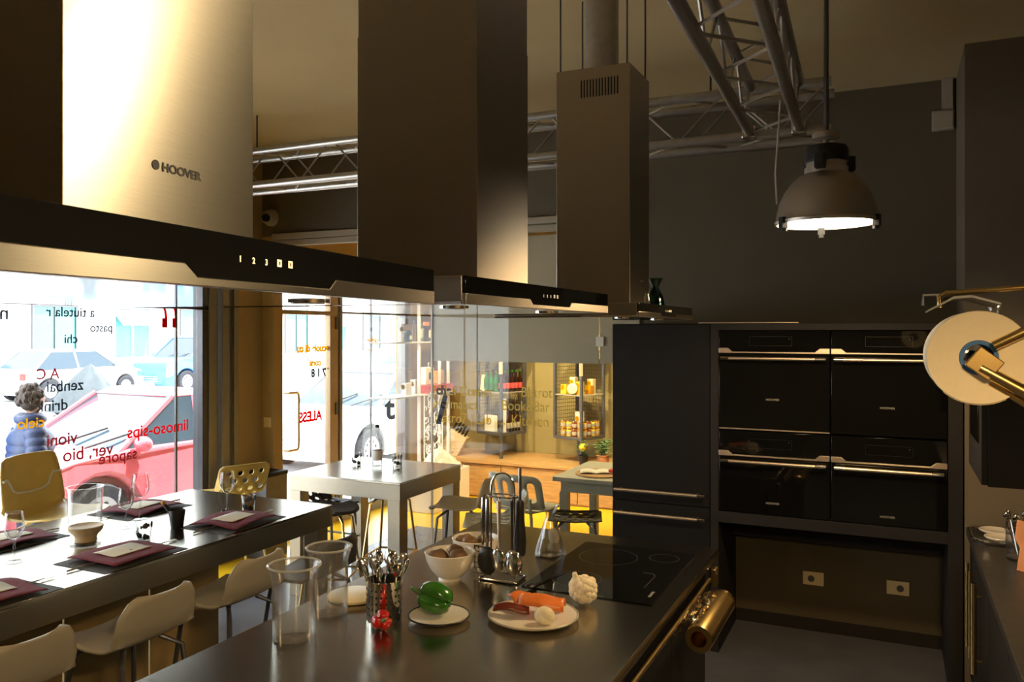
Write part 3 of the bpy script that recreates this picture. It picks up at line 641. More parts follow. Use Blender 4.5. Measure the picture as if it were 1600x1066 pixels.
def turner(t):
    B().tube([(0, 0, 0), (0, -.004, -.10), (0, -.006, -.20)], [.008, .011, .005], 8).o('handle', m_chrome, t)
    q = B()
    for i in range(5): q.box(-.040 + .0185 * i, -.040 + .0185 * i + .006, -.010, -.007, -.325, -.205)
    for j in range(6): q.box(-.040, .040, -.010, -.007, -.325 + .0228 * j, -.325 + .0228 * j + .007)
    q.o('slotted_blade', m_chrome, t)
def ladle(t):
    B().tube([(0, 0, 0), (0, -.003, -.10), (0, -.004, -.22)], [.008, .011, .005], 8).o('handle', m_chrome, t)
    B().ell((.004, -.010, -.255), (.046, .018, .060), 18, 10).o('bowl', m_blk, t)
def spoon(t):
    B().tube([(0, 0, 0), (0, 0, -.20)], [.010, .005], 8).o('handle', m_warmbar, t); B().ell((0, -.004, -.245), (.034, .010, .050), 16, 10).o('spoon_bowl', m_chrome, t)
def whisk(t):
    B().tube([(0, 0, .0), (0, 0, -.12)], [.012, .010], 10).o('handle', m_blk, t)
    for k in range(6):
        a = k * pi / 6; q = B(); q.tube([(.0, 0, -.10)] + [(.034 * sin(pi * i / 10) ** .8 * cos(a), .034 * sin(pi * i / 10) ** .8 * sin(a), -.10 - .16 * i / 10) for i in range(1, 11)], .0018, 5); q.tube([(0, 0, -.10)] + [(-.034 * sin(pi * i / 10) ** .8 * cos(a), -.034 * sin(pi * i / 10) ** .8 * sin(a), -.10 - .16 * i / 10) for i in range(1, 11)], .0018, 5); q.o('wire_loop', m_chrome, t)
def steel(t):
    q = B(); q.lathe([(.004, -.24), (.022, -.225), (.027, -.17), (.022, -.11), (.016, -.05), (.018, -.01), (.014, .0)], 16); q.o('handle', m_blk, t); B().tube([(0, 0, 0), (.0, 0, .135)], .0065, 10).o('rod', m_chrome, t)
def spoon2(t):
    B().tube([(0, 0, 0), (0, 0, -.22)], [.007, .004], 8).o('handle', m_blk, t); B().ell((.01, -.006, -.255), (.040, .016, .056), 18, 10).o('spoon_bowl', m_chrome, t)
tool('slotted_turner', 'perforated steel slotted turner, leftmost on the utensil stand', 195, turner); tool('soup_ladle', 'black ladle hanging in the middle of the utensil stand', 235, ladle)
tool('serving_spoon', 'brass-toned serving spoon hanging beside the black ladle', 275, spoon); tool('steel_spoon', 'dark-handled oval steel spoon, right front of the utensil stand', 315, spoon2)
tool('sharpening_steel', 'fat black handle with a chrome rod sticking up above the utensil stand', 352, steel)
# carafe, cup
b = B(); b.lathe([(.066, 0), (.072, .006), (.068, .03), (.030, .155), (.021, .182), (.022, .195), (.037, .232), (.0355, .232), (.020, .196), (.019, .182), (.028, .155), (.065, .03), (.066, .010), (.001, .006)], 36)
o = b.o('glass_carafe', m_gw); o.location = (-1.450, 3.50, .9); tag(o, 'conical clear glass carafe with flared neck on the island beside the hob', 'carafe')
b = B(); b.lathe([(.020, 0), (.028, .02), (.030, .06), (.028, .062), (.026, .02), (.001, .006)], 20); o = b.o('small_cup', m_cream); o.location = (-1.52, 3.72, .9); tag(o, 'small cream cup behind the conical carafe', 'cup')
# cutlery basket
CB = V((-1.677, 2.471, .9))
t = T('cutlery_basket', 'perforated steel cylinder holding upright cutlery at the front of the island', 'cutlery holder', tuple(CB))
b = B(); b.open = True; b.lathe([(0, .004), (.060, .004), (.062, 0), (.064, .004), (.064, .143), (.066, .146), (.062, .146), (.0615, .008), (0, .008)], 36); b.o('cylinder', m_chrome, t)
q = B()
for j in range(5):
    for k in range(22):
        q.mark(); q.lathe([(.0042, 0), (.0042, .0012)], 8); a = 2 * pi * k / 22; q.xf(Mx.Rotation(a, 4, 'Z') @ Mx.Translation((.0637, 0, .025 + j * .023)) @ Mx.Rotation(pi / 2, 4, 'Y'))
ho = q.o('perforation', m_blk, t); ho['kind'] = 'stuff'
random.seed(11)
DIRS = ('to the right', 'to the far right', 'away from the viewer', 'to the far left', 'to the left', 'to the near left', 'towards the viewer', 'to the near right')
for k in range(12):
    outer = k < 8; a = R(25.2 + (45 * k if outer else 45 + 90 * (k - 8))); r = .050 if outer else .022; up = random.uniform(.160, .185) + (0 if outer else .015)
    tp = V((r * 1.5 * cos(a), r * 1.5 * sin(a), up)); o = T('cutlery_spoon', 'steel spoon in the %s of the cutlery holder, leaning %s' % ('outer ring' if outer else 'middle', DIRS[k] if outer else DIRS[2 * (k - 8) + 1]), 'spoon', tuple(CB), 0, 'spoons in the cutlery holder')
    q = B(); q.tube([(r * .6 * cos(a + .5), r * .6 * sin(a + .5), .012), tuple(tp)], [.004, .0025], 6)
    q.mark(); q.ell((0, 0, .022), (.020, .007, .030), 12, 8); d_ = (tp - V((r * .6 * cos(a + .5), r * .6 * sin(a + .5), .012))).normalized(); q.xf(Mx.Translation(tp) @ d_.to_track_quat('Z', 'Y').to_matrix().to_4x4() @ Mx.Rotation(k * 1.3, 4, 'Z'))
    q.o('spoon', m_chrome, o)
# plates, vegetables
def dplate(label, loc, r, rimm):
    t = T('dinner_plate', label, 'plate', loc)
    q = B(); q.lathe([(r * .55, 0), (r * .6, .004), (r * .97, .016), (r, .019), (r * .985, .021), (r * .62, .009), (.001, .008)], 44); q.o('plate', m_white, t)
    q = B(); q.open = True; q.lathe([(r * .955, .0175), (r * 1.004, .017), (r * 1.006, .0205), (r * .985, .0232), (r * .955, .0205), (r * .955, .0175)], 44); q.o('rim_band', rimm, t)
dplate('white dark-rimmed plate under the green pepper', (-1.490, 2.545, .9), .112, m_blk); dplate('white plate carrying orange pumpkin slices and onion', (-1.185, 2.700, .9), .165, m_cream)
def pepper(name, label, loc, s, mat, rz):
    t = T(name, label, 'pepper', loc, rz)
    q = B(); q.mark(); q.ell((0, 0, 0), (.050 * s, .050 * s, .062 * s), 40, 20, lambda d: (1 + .05 * max(0, d.z)) * (1 - .30 * math.exp(-(min(abs((math.atan2(d.y, d.x) - g + pi) % (2 * pi) - pi) for g in (.3, 2.3, 4.4)) / .24) ** 2) * (1 - .55 * abs(d.z) ** 3)) - .24 * math.exp(-((1 - abs(d.z)) / .10) ** 2))
    q.xf(Mx.Rotation(R(75), 4, 'X')); q.o('flesh', mat, t)
    q = B(); q.tube([(0, -.044 * s, .013 * s), (.002, -.066 * s, .020 * s), (.008, -.080 * s, .032 * s)], [.012 * s, .007 * s, .006 * s], 8); q.o('stalk', m_leaf, t)
pepper('green_pepper', 'shiny green bell pepper on the dark-rimmed plate', (-1.515, 2.565, .970), 1.15, m_green, -75); pepper('red_pepper', 'red bell pepper in front of the cutlery holder', (-1.615, 2.365, .9385), .72, m_red, 40)
def wedge(label, loc, rz, L, Wd, h, mat, tilt=0):
    t = T('pumpkin_slice', label, 'vegetable slice', loc, rz, 'orange vegetable slices on the plate')
    q = B(); q.mark(); n = 10
    q.grid(lambda u, v: (L * (u - .5), Wd * (v - .5) * (1 - .5 * abs(u - .5)), h * sin(pi * v) * (.6 + .4 * u) + .05 * (u - .5) ** 2 + .018 * sin(4 * u)), n, 6); q.xf(Mx.Rotation(R(tilt), 4, 'X')); q.o('slice', mat, t, solid=.008)
wedge('large glossy orange pepper slice lying on the white plate', (-1.165, 2.735, .935), 15, .165, .10, .035, m_orange); wedge('small orange pepper slice at the left of the white plate', (-1.265, 2.76, .935), 55, .085, .07, .025, m_orange, 15)
wedge('dark red curved pepper strip between the orange slices', (-1.255, 2.66, .925), 25, .13, .05, .02, M('dark_red_skin', (.14, .025, .015), .25, 0, var=.2))
b = B(); b.ell((0, 0, .026), (.038, .034, .030), 18, 12, lambda d: 1 + .12 * max(0, d.z) ** 4); o = b.o('white_onion', m_caul); o.location = (-1.115, 2.640, .914); tag(o, 'pale peeled onion at the right of the white plate', 'onion')
t = T('cauliflower', 'cream cauliflower piece standing beside the hob', 'cauliflower', (-1.075, 2.925, .9))
q = B(); random.seed(5)
for k in range(46):
    a = k * 2.399; h = (k + .5) / 46; r = .042 * math.sqrt(max(0.05, 1 - (2 * h - 1) ** 2)); s_ = random.uniform(.014, .022)
    q.ell((r * cos(a), r * sin(a), .022 + .075 * h), (s_, s_, s_ * .9), 8, 6)
q.ell((0, 0, .055), (.040, .040, .050), 12, 8); q.o('florets', m_caul, t)
q = B(); q.tube([(-.02, 0, .08), (-.028, -.01, .105), (-.030, -.015, .12)], [.014, .012, .009], 8); q.o('stalk', m_caul, t)
b = B(); b.mark(); b.tube([(0, 0, .004), (.0, .20, .005), (.0, .24, .004)], .003, 6); b.ell((0, -.025, .010), (.020, .032, .009), 14, 8); o = b.o('long_spoon', m_blk); o.location = (-1.325, 3.03, .9055); o.rotation_euler = (0, 0, R(-10)); tag(o, 'black spoon with thin handle lying on the hob edge', 'spoon')
# clear beakers at the near left corner
def beaker(label, loc, r, h):
    t = T('clear_beaker', label, 'beaker', loc, 0, 'clear acrylic beakers on the island')
    q = B(); q.lathe([(r * .80, 0), (r * .82, .006), (r * .84, h * .8), (r * .95, h * .94), (r, h), (r * .96, h), (r * .92, h * .94), (r * .81, h * .8), (r * .79, .012), (.001, .008)], 40); q.o('wall', m_gwa, t)
    q = B(); q.tube([(r * .99 * cos(2 * pi * k / 36), r * .99 * sin(2 * pi * k / 36), h) for k in range(36)], .0042, 6, True); q.o('rim', m_rim, t)
beaker('nearer tall clear acrylic beaker with flared rim at island edge', (-1.838, 2.173, .9), .088, .255); beaker('farther tall clear acrylic beaker, full of light, at island edge', (-1.885, 2.42, .9), .083, .25)
b = B(); b.lathe([(.085, 0), (.10, .004), (.105, .014), (.10, .016), (.001, .012)], 36); o = b.o('round_board', m_ivory); o.location = (-1.935, 2.55, .9); o.location = (-1.915, 2.615, .9); tag(o, 'round cream board at the left edge of the island behind the beakers', 'board')
# ================================================================ DINING COUNTERS
def counter(name, label, x0, x1, y0, y1, ap, legs, base=None):
    cx, cy = (x0 + x1) / 2, (y0 + y1) / 2; t = T(name, label, 'table', (cx, cy, 0))
    a, b, c, d_ = x0 - cx, x1 - cx, y0 - cy, y1 - cy
    B().box(a, b, c, d_, .885, .90).o('top_sheet', m_stop, t, bevel=.002)
    q = B(); q.box(a, b, c, c + .02, .90 - ap, .886); q.box(a, b, d_ - .02, d_, .90 - ap, .886); q.box(a, a + .02, c + .02, d_ - .02, .90 - ap, .886); q.box(b - .02, b, c + .02, d_ - .02, .90 - ap, .886); q.o('apron', m_sapr, t, bevel=.002)
    for lx, ly in legs: B().box(lx - cx - .05, lx - cx + .05, ly - cy - .05, ly - cy + .05, 0, .886).o('leg', m_sapr, t, bevel=.003)
    return t, cx, cy
tl, cx, cy = counter('dining_counter', 'long steel dining counter laid with burgundy napkins by the shop window', -4.2, -3.05, .9, 3.95, .125, [(-3.12, 3.88), (-4.13, 3.88), (-3.12, .98), (-4.13, .98)])
for k in range(5): B().box(-.02, .0, -1.3 + k * .5 , -1.3 + k * .5 + .49, .02, .78).o('base_panel', m_ochre, tl, bevel=.003)
tf, fx, fy = counter('high_table', 'square steel high table with spotted tumblers in the middle of the room', -4.03, -3.06, 4.70, 5.56, .125, [(-3.115, 4.755), (-3.975, 4.755), (-3.115, 5.505), (-3.975, 5.505)])
B().box(-.42, .42, -.36, .36, .02, .07).o('foot_box', m_charc, tf, bevel=.004) if False else None
# ---- place settings
def dset(loc, rz, lb, seed):
    random.seed(seed); grp = 'place settings on the steel counter'
    def at(x, y, z): q = Mx.Rotation(R(rz), 4, 'Z') @ V((x, y, z)); return (loc[0] + q.x, loc[1] + q.y, .9 + q.z)
    o = B().box(-.17, .17, -.225, .225, 0, .0025).o('placemat', m_mat); o.location = at(0, 0, 0); o.rotation_euler = (0, 0, R(rz)); tag(o, 'dark placemat %s' % lb, 'placemat', grp)
    q = B(); q.lathe([(.055, 0), (.06, .003), (.112, .014), (.116, .017), (.112, .019), (.06, .008), (.001, .007)], 36); o = q.o('cream_plate', m_ivory); o.location = at(0, 0, .0025); tag(o, 'cream plate hidden below the napkin %s' % lb, 'plate', grp)
    f = lambda u, v: ((u - .5) * .31 , (v - .5) * .34, .0235 + .004 * sin(7 * u + seed) * sin(5 * v + 2 * seed) - .014 * max(0, (abs(u - .5) + abs(v - .5) - .62)) * 2.2)
    o = B().grid(f, 14, 14).o('burgundy_napkin', m_burg, solid=.004); o.location = at(0, 0, .002); o.rotation_euler = (0, 0, R(rz + (seed % 3 - 1) * 4)); tag(o, 'folded burgundy napkin %s' % lb, 'napkin', grp)
    o = B().grid(lambda u, v: ((u - .5) * .145, (v - .5) * .20, .0305 + .002 * sin(6 * u)), 8, 2).o('menu_card', m_paper, solid=.0012); o.location = at(.0, 0, .0015); o.rotation_euler = (0, 0, R(rz + (seed % 3 - 1) * 6)); tag(o, 'cream menu card lying on the napkin %s' % lb, 'card', grp)
    for k, (kind, y) in enumerate((('fork', -.196), ('spoon', -.178), ('knife', .190), ('fork', .210))):
        c = T('table_' + kind, 'steel %s, %s, %s' % (kind, ('left outer', 'left inner', 'right inner', 'right outer')[k], lb), kind, at(0, y, .0035), rz + 90, grp)
        q = B(); q.tube([(-.09, 0, .003), (-.02, 0, .006), (.03, 0, .004)], [.0045, .003, .003], 6)
        if kind == 'fork':
            q.box(.03, .055, -.010, .010, .003, .005)
            for j in range(4): q.box(.055, .095, -.010 + .0055 * j, -.010 + .0055 * j + .003, .003, .0055)
        elif kind == 'spoon': q.ell((.058, 0, .005), (.030, .017, .005), 12, 6)
        else: q.prism([(.02, -.006), (.11, -.002), (.10, .009), (.02, .008)], .003, .005, 'z')
        q.o(kind + '_body', m_cut, c)
sets = [((-3.235, 2.635), 0, 'at the near-side middle place'), ((-3.26, 3.36), 0, 'at the near-side place by the mortar'), ((-3.22, 1.98), 0, 'at the near-side place cut by the frame'),
        ((-3.975, 2.56), 180, 'at the window-side middle place'), ((-3.975, 3.36), 180, 'at the window-side far place'), ]
for k, (l_, r_, b_) in enumerate(sets): dset(l_, r_, b_, k + 1)
def wineglass(label, x, y, s=1.0, wine=False):
    t = T('wine_glass', label, 'wine glass', (x, y, .9), 0, 'wine glasses on the steel counter')
    q = B(); q.lathe([(.001, .003), (.034, .001), (.035, .003), (.010, .006), (.0045, .015), (.0042, .095), (.010, .105)], 28); q.o('foot_and_stem', m_gw, t)
    q = B(); q.open = True; q.lathe([(.004, .102), (.022, .11), (.038, .135), (.042, .155), (.040, .185), (.034, .225), (.0332, .225), (.039, .185), (.041, .155), (.037, .136), (.021, .112), (.001, .106)], 32); q.o('bowl', m_gw, t)
    if wine: q = B(); q.lathe([(.001, .1075), (.021, .1135), (.0362, .1365), (.0385, .146), (.001, .146)], 28); q.o('wine', m_wine, t)
    t.scale = (s,) * 3
wineglass('wine glass at the near left, before the pale yellow chair', -3.60, 2.36); wineglass('wine glass on the window side left of the tall tumbler, beside wooden bowl', -3.685, 3.02, .95)
wineglass('taller wine glass behind the window-side far place', -3.79, 3.20, 1.12); wineglass('wine glass at the counter end before the perforated yellow chair', -3.515, 3.57)
wineglass('wine glass half out of view at the left edge of the counter', -3.70, 2.20, .9)
def spotted(label, x, y, z=.9, rz=0):
    t = T('spotted_tumbler', label, 'tumbler', (x, y, z), rz, 'spotted tumblers')
    q = B(); q.open = True; q.lathe([(0, .004), (.030, .004), (.031, 0), (.033, .002), (.036, .05), (.041, .092), (.0395, .092), (.0345, .05), (.031, .008), (0, .008)], 32); q.o('tumbler', m_gw, t)
    for k in range(17):
        a = k * 2.399; h = .012 + .068 * ((k * .618) % 1); r = .0325 + .0085 * h / .092 + .0012; s_ = .0095 + .0035 * (k % 3)
        q = B(); q.mark(); q.ell((0, 0, 0), (s_ * .62, .0008, s_), 10, 6); q.xf(Mx.Rotation(a + pi / 2, 4, 'Z') @ Mx.Translation((0, -r, h))); q.o('spot', m_txtk, t)
spotted('black-spotted tumbler beside the wine glass at the counter end', -3.40, 3.62); spotted('black-spotted tumbler in the middle of the counter behind the napkin', -3.41, 2.90)
spotted('black-spotted tumbler at the left edge of the counter, window side', -3.62, 2.20, rz=40); spotted('black-spotted tumbler at near-side place cut by the frame', -3.44, 1.92, rz=70)
spotted('left black-spotted tumbler on the square high table', -3.80, 5.22); spotted('right black-spotted tumbler on the square high table', -3.47, 5.29, rz=33)
# bottle on the high table
t = T('water_bottle', 'clear glass swing-top bottle with black cap on the square high table', 'bottle', (-3.62, 5.24, .9))
q = B(); q.lathe([(.036, 0), (.039, .005), (.039, .15), (.034, .185), (.016, .225), (.0135, .29), (.016, .295), (.013, .298), (.011, .29), (.014, .225), (.032, .183), (.037, .15), (.037, .01), (.001, .007)], 28); q.o('glass_body', m_gw, t)
B().lathe([(.015, .296), (.016, .30), (.016, .312), (.010, .318)], 16).o('cap', m_blk, t); B().tube([(.016, 0, .302), (.018, 0, .28), (.017, 0, .262)], .0018, 5).o('swing_wire', m_chrome, t)
b = B(); b.open = True; b.lathe([(.0395, .045), (.0397, .046), (.0397, .12), (.0395, .121)], 28); b.o('paper_label', m_whitep, t)
# acrylic jug, wooden bowl, mortar
t = T('acrylic_bucket', 'big clear acrylic bucket on the window side of the counter', 'bucket', (-3.95, 2.98, .9))
q = B(); q.lathe([(.078, 0), (.082, .004), (.088, .19), (.092, .205), (.088, .205), (.084, .19), (.078, .01), (.001, .007)], 36); q.o('wall', m_gwa, t)
t = T('wooden_bowl', 'small pale wooden footed bowl on a glass saucer on the counter', 'bowl', (-3.60, 2.72, .9))
q = B(); q.lathe([(.055, .0), (.07, .004), (.072, .009), (.068, .010), (.001, .008)], 32); q.o('saucer', m_gw, t)
q = B(); q.lathe([(.045, .010), (.050, .014), (.048, .030), (.055, .045), (.076, .068), (.080, .085), (.074, .088), (.055, .080), (.001, .076)], 32); q.o('bowl', m_woodl, t)
t = T('stone_mortar', 'black tapered mortar with an orange-tipped pestle on the counter', 'mortar', (-3.445, 3.14, .9))
q = B(); q.open = True; q.lathe([(0, 0), (.030, 0), (.032, .003), (.043, .092), (.042, .095), (.038, .092), (.028, .012), (0, .012)], 28); q.o('cup', m_blk, t)
q = B(); q.tube([(.012, .0, .015), (-.035, -.028, .10), (-.05, -.036, .125)], [.010, .010, .009], 10); pe = q.o('pestle', m_blk, t)
B().ell((-.056, -.040, .134), (.012, .012, .012), 12, 8).o('pestle_tip', m_cork, pe)
# ================================================================ STOOLS AND CHAIRS
def shell_fn(w, prof):
    # prof: list of (forward, height, half-width factor) from seat front edge to back top
    def f(u, v):
        k = v * (len(prof) - 1); i = min(int(k), len(prof) - 2); q = k - i
        a, b = prof[i], prof[i + 1]; p = [a[j] * (1 - q) + b[j] * q for j in range(3)]
        x = (u - .5) * w * p[2]; e = (2 * u - 1) ** 2
        return (x, p[0] + .045 * e * (1 if v > .55 else .2) * min(1, max(0, (v - .4) * 3)), p[1] + .025 * e * (1 - v) )
    return f
PROF_LOW = [(.21, -.03, .72), (.20, -.005, .86), (.12, 0, .97), (0, -.012, 1), (-.11, -.006, 1), (-.17, .025, .98), (-.205, .085, .96), (-.225, .15, .90), (-.235, .20, .74), (-.238, .215, .55)]
PROF_HI = [(.21, -.03, .72), (.20, -.005, .86), (.12, 0, .97), (0, -.012, 1), (-.12, -.006, 1), (-.18, .035, .98), (-.21, .12, .97), (-.235, .22, .94), (-.25, .32, .86), (-.254, .345, .70)]
def legs(t, h, sx, sy, mat, ring=None, r=.011, spl=.06):
    for a in (-1, 1):
        for b_ in (-1, 1):
            B().tube([(a * sx * .6, b_ * sy * .55, h), (a * sx, b_ * sy, h - .045), (a * (sx + spl * .6), b_ * (sy + spl * .6), h * .35), (a * (sx + spl), b_ * (sy + spl), 0)], r, 8).o('leg', mat, t)
    if ring:
        k = spl * (1 - ring / h) ; B().tube([(a * (sx + k), b_ * (sy + k), ring) for a, b_ in ((-1, -1), (1, -1), (1, 1), (-1, 1))], r * .8, 8, True).o('footrest', mat, t)
def stool(name, label, loc, rz, h, shell, leg, prof=PROF_LOW, w=.42, ring=.27, holes=False, cat='bar stool', group=None):
    t = T(name, label, cat, loc, rz, group)
    q = B(); q.mark(); q.grid(shell_fn(w, prof), 14, 26); q.xf(Mx.Translation((0, 0, h))); q.o('shell', shell, t, solid=.012)
    legs(t, h - .022, .15, .15, leg, ring)
    return t
g1 = 'pale shell stools along the near side of the counter'
stool('shell_stool', 'pale cream shell stool, far one on the near side of the dining counter', (-2.94, 3.0, 0), 90, .66, m_cream, m_grey, group=g1)
stool('shell_stool', 'pale cream shell stool, middle one on the near side of the dining counter', (-2.94, 2.42, 0), 90, .66, m_cream, m_grey, group=g1)
stool('shell_stool', 'pale cream shell stool nearest the frame bottom at the dining counter', (-2.94, 1.85, 0), 90, .66, m_cream, m_grey, group=g1)
stool('dark_stool', 'dark shell stool tucked under the far end of the dining counter', (-2.95, 3.62, 0), 90, .60, m_dark, m_grey)
ys = stool('yellow_stool', 'ochre yellow shell bar stool with a highlight painted white along its curved rim beside the window, at far left', (-4.475, 3.2, 0), -78, .86, m_yel, m_yell, PROF_HI, .46, .33)
q = B(); f = shell_fn(.46, PROF_HI)
pp = []
for u, v in ((0.0, .77), (.10, .775), (.16, .74), (.20, .70), (.28, .68), (.5, .672), (.72, .68), (.80, .70), (.84, .74), (.90, .775), (1.0, .77)):
    p = f(u, v); pp.append((p[0], p[1] + .012, p[2] + .86))
q.tube(pp, .0075, 8); q.o('rim_highlight', m_whitep, ys)  # white tube stands in for the light reflected along the shell's rim
q = B(); q.tube([(lambda p: (p[0], p[1], p[2] + .86))(f(u, v)) for u, v in [(0, .45 + .05 * k) for k in range(11)] + [(.05 * k, .985) for k in range(1, 20)] + [(1, .95 - .05 * k) for k in range(11)]], .007, 8); q.o('edge_lip', m_yel, ys)
# ---- perforated / slotted shells: flat panel with openings, then bent
def bent_panel(w, hgt, holes, bend, corner=.05, cuts=1):
    bm = bmesh.new()
    def loop(pts):
        vs = [bm.verts.new((x, 0, z)) for x, z in pts]; return [bm.edges.new((vs[i], vs[(i + 1) % len(vs)])) for i in range(len(vs))]
    out = []
    def seg(a, b, n=8): return [(a[0] + (b[0] - a[0]) * k / n, a[1] + (b[1] - a[1]) * k / n) for k in range(n)]
    c_ = corner; cs = [(w / 2 - c_, hgt - c_, 0), (-w / 2 + c_, hgt - c_, 90), (-w / 2 + c_ * .5, c_ * .5, 180), (w / 2 - c_ * .5, c_ * .5, 270)]
    rs = [c_, c_, c_ * .5, c_ * .5]; ol = []
    for (x, z, a), r_ in zip(cs, rs): ol += arc(x, z, r_, a, a + 90, 5)
    ed = loop(ol)
    for h_ in holes: ed += loop(h_)
    bmesh.ops.triangle_fill(bm, use_beauty=True, use_dissolve=False, edges=ed)
    bmesh.ops.subdivide_edges(bm, edges=[e for e in bm.edges if e.calc_length() > .045], cuts=cuts, use_grid_fill=False)
    bmesh.ops.triangulate(bm, faces=bm.faces[:])
    b = B(); bm.verts.index_update(); b.v = [bend(v.co.x, v.co.z) for v in bm.verts]; b.f = [tuple(v.index for v in f_.verts) for f_ in bm.faces]; bm.free()
    return b
def circ(x, z, r, n=14): return [(x + r * cos(2 * pi * k / n), z + r * sin(2 * pi * k / n)) for k in range(n)]
def slot(x, z0, z1, hw, n=6): return [(x + hw * cos(R(a)), z1 - hw + hw * sin(R(a))) for a in range(0, 181, 180 // n)] + [(x + hw * cos(R(a)), z0 + hw + hw * sin(R(a))) for a in range(180, 361, 180 // n)]
def perf(label, loc, rz, h, shell, leg, w=.40, ring=.27, name='perforated_stool', group=None, bh=.26):
    t = T(name, label, 'bar stool', loc, rz, group)
    L = .36 + bh
    def bend(x, s):
        e = (2 * x / w) ** 2
        if s < .32: return (x, .18 - s, h - .012 * sin(pi * s / .32) + .012 * e)
        q = s - .32
        if q < .12: a = q / .12 * R(78); r_ = .12 / R(78); return (x, -.14 - r_ * sin(a) + .02 * e * q / .12, h + r_ * (1 - cos(a)) + .012 * e)
        r_ = .12 / R(78); q -= .12; return (x, -.14 - r_ * sin(R(78)) - q * cos(R(78)) + .03 * e, h + r_ * (1 - cos(R(78))) + q * sin(R(78)))
    hs = []
    for j in range(9):
        n = 4 if j % 2 == 0 else 3
        for i in range(n):
            x = (i - (n - 1) / 2) * .085; z = .06 + j * .062
            if z < L - .05: hs.append(circ(x, z, .021))
    bent_panel(w, L, hs, bend).o('shell', shell, t, solid=.011); legs(t, h - .02, .15, .14, leg, ring)
    return t
perf('ochre yellow perforated bar stool at the window end of the dining counter', (-4.62, 4.74, 0), 68, .70, m_yel, m_yell, .40)
perf('dark perforated low stool behind the square high table, seen under its top', (-4.13, 5.30, 0), -90, .54, m_dark, m_grey)
def saddle(name, label, loc, rz, h, mat, leg):
    t = T(name, label, 'bar stool', loc, rz)
    q = B(); q.grid(lambda u, v: ((u - .5) * .36 * (1 - .55 * abs(2 * v - 1) ** 3), (v - .5) * .34, h + .02 * (2 * u - 1) ** 2 - .012 * cos(pi * (v - .5)) + .05 * max(0, v - .75) ), 14, 14); q.o('seat', mat, t, solid=.02)
    legs(t, h - .015, .11, .11, leg, .27, .010, .07); return t
saddle('saddle_stool', 'black saddle-seat stool with gold legs in front of the square high table', (-3.52, 4.55, 0), 20, .70, m_dark, m_gold)
saddle('saddle_stool', 'black saddle-seat stool with gold legs under the square high table', (-3.42, 5.12, 0), 10, .72, m_dark, m_gold)
stool('shell_stool', 'pale grey shell stool at the right side of the square high table', (-2.88, 5.26, 0), 105, .66, m_cream, m_grey, PROF_LOW, .42)
perf('pale grey perforated stool near the island end before the glass partition', (-2.47, 4.91, 0), 115, .655, m_sage, m_grey, bh=.2)
# ================================================================ SHOP ROOM BEHIND THE GLASS
t = T('display_bench', 'long low oak bench with drawer fronts along the back of the shop room', 'bench', (-3.2, 8.80, 0))
B().box(-1.85, 1.95, -.42, .43, .395, .43).o('top_board', m_wood, t, bevel=.004); B().box(-1.83, 1.93, -.38, .42, .0, .395).o('carcass', m_wood, t)
for k in range(4): B().box(-1.83 + k * .94, -1.83 + k * .94 + .93, -.40, -.381, .02, .385).o('drawer_front', m_wood, t, bevel=.003)
def shelfunit(label, loc, rz, s=.40):
    t = T('display_stand', label, 'display stand', loc, rz)   # origin under the front corner post; shelf spans +x and +y
    for x, y in ((0, 0), (s, 0), (0, s), (s, s)): B().box(x - .015, x + .015, y - .015, y + .015, .0 if (x, y) == (0, 0) else .28, 1.85).o('post', m_grey, t, bevel=.002)
    for z in (.30, .78, 1.30): 
        B().box(-.012, s + .012, -.012, s + .012, z - (.035 if z < .5 else .012), z).o('shelf', m_grey if z < .5 else m_cream, t, bevel=.002)
    B().box(s / 2 - .02, s / 2 + .02, s / 2 - .02, s / 2 + .02, 0, .27).o('foot_post', m_grey, t)
    for ax in (0, 1):
        q = B()
        for k in range(1, 11): a = s * k / 11; q.tube([(a, s, .30), (a, s, 1.84)] if ax == 0 else [(s, a, .30), (s, a, 1.84)], .0022, 4)
        for k in range(36): z = .32 + k * .043; q.tube([(0, s, z), (s, s, z)] if ax == 0 else [(s, 0, z), (s, s, z)], .0022, 4)
        q.o('wire_grid', m_grey, t)
    for z in (1.17, 1.0): B().box(-.055, .005, -.018, -.015, z, z + .15).o('price_card', m_paper, t)
    return t
RZ = 70.2
u1 = shelfunit('left dark display stand with green and brown bottles behind the glass', (-4.196, 8.62, .43), RZ); u2 = shelfunit('right dark display stand with honey jars behind the glass', (-3.19, 8.62, .43), RZ)
def on(base, x, y, z): q = Mx.Rotation(R(RZ), 4, 'Z') @ V((x, y, 0)); return (base[0] + q.x, base[1] + q.y, .43 + z)
U1, U2 = (-4.196, 8.62), (-3.19, 8.62)
def mkbottle(name, label, loc, mat, group, capm=None, lab=None):
    t = T(name, label, 'bottle', loc, 0, group)
    q = B(); q.lathe([(.028, 0), (.031, .004), (.031, .13), (.026, .16), (.013, .19), (.0115, .235), (.013, .24)], 16); q.o('body', mat, t)
    B().lathe([(.0135, .235), (.0145, .24), (.0145, .252), (.012, .255)], 12).o('cap', capm or m_gold, t)
    q = B(); q.open = True; q.lathe([(.0315, .04), (.032, .041), (.032, .105), (.0315, .106)], 16); q.o('label', lab or m_cream, t); return t
m_bbrown = M('brown_bottle_glass', (.03, .010, .004), .1, 0, var=0); m_bgreen = M('green_bottle_glass', (.03, .18, .025), .12, 0, var=0)
ga = 'green bottles on the upper shelf of the left stand'; gb = 'brown bottles on the upper shelf of the left stand'
ORD = ('first', 'second', 'third', 'fourth', 'fifth', 'sixth', 'seventh', 'eighth')
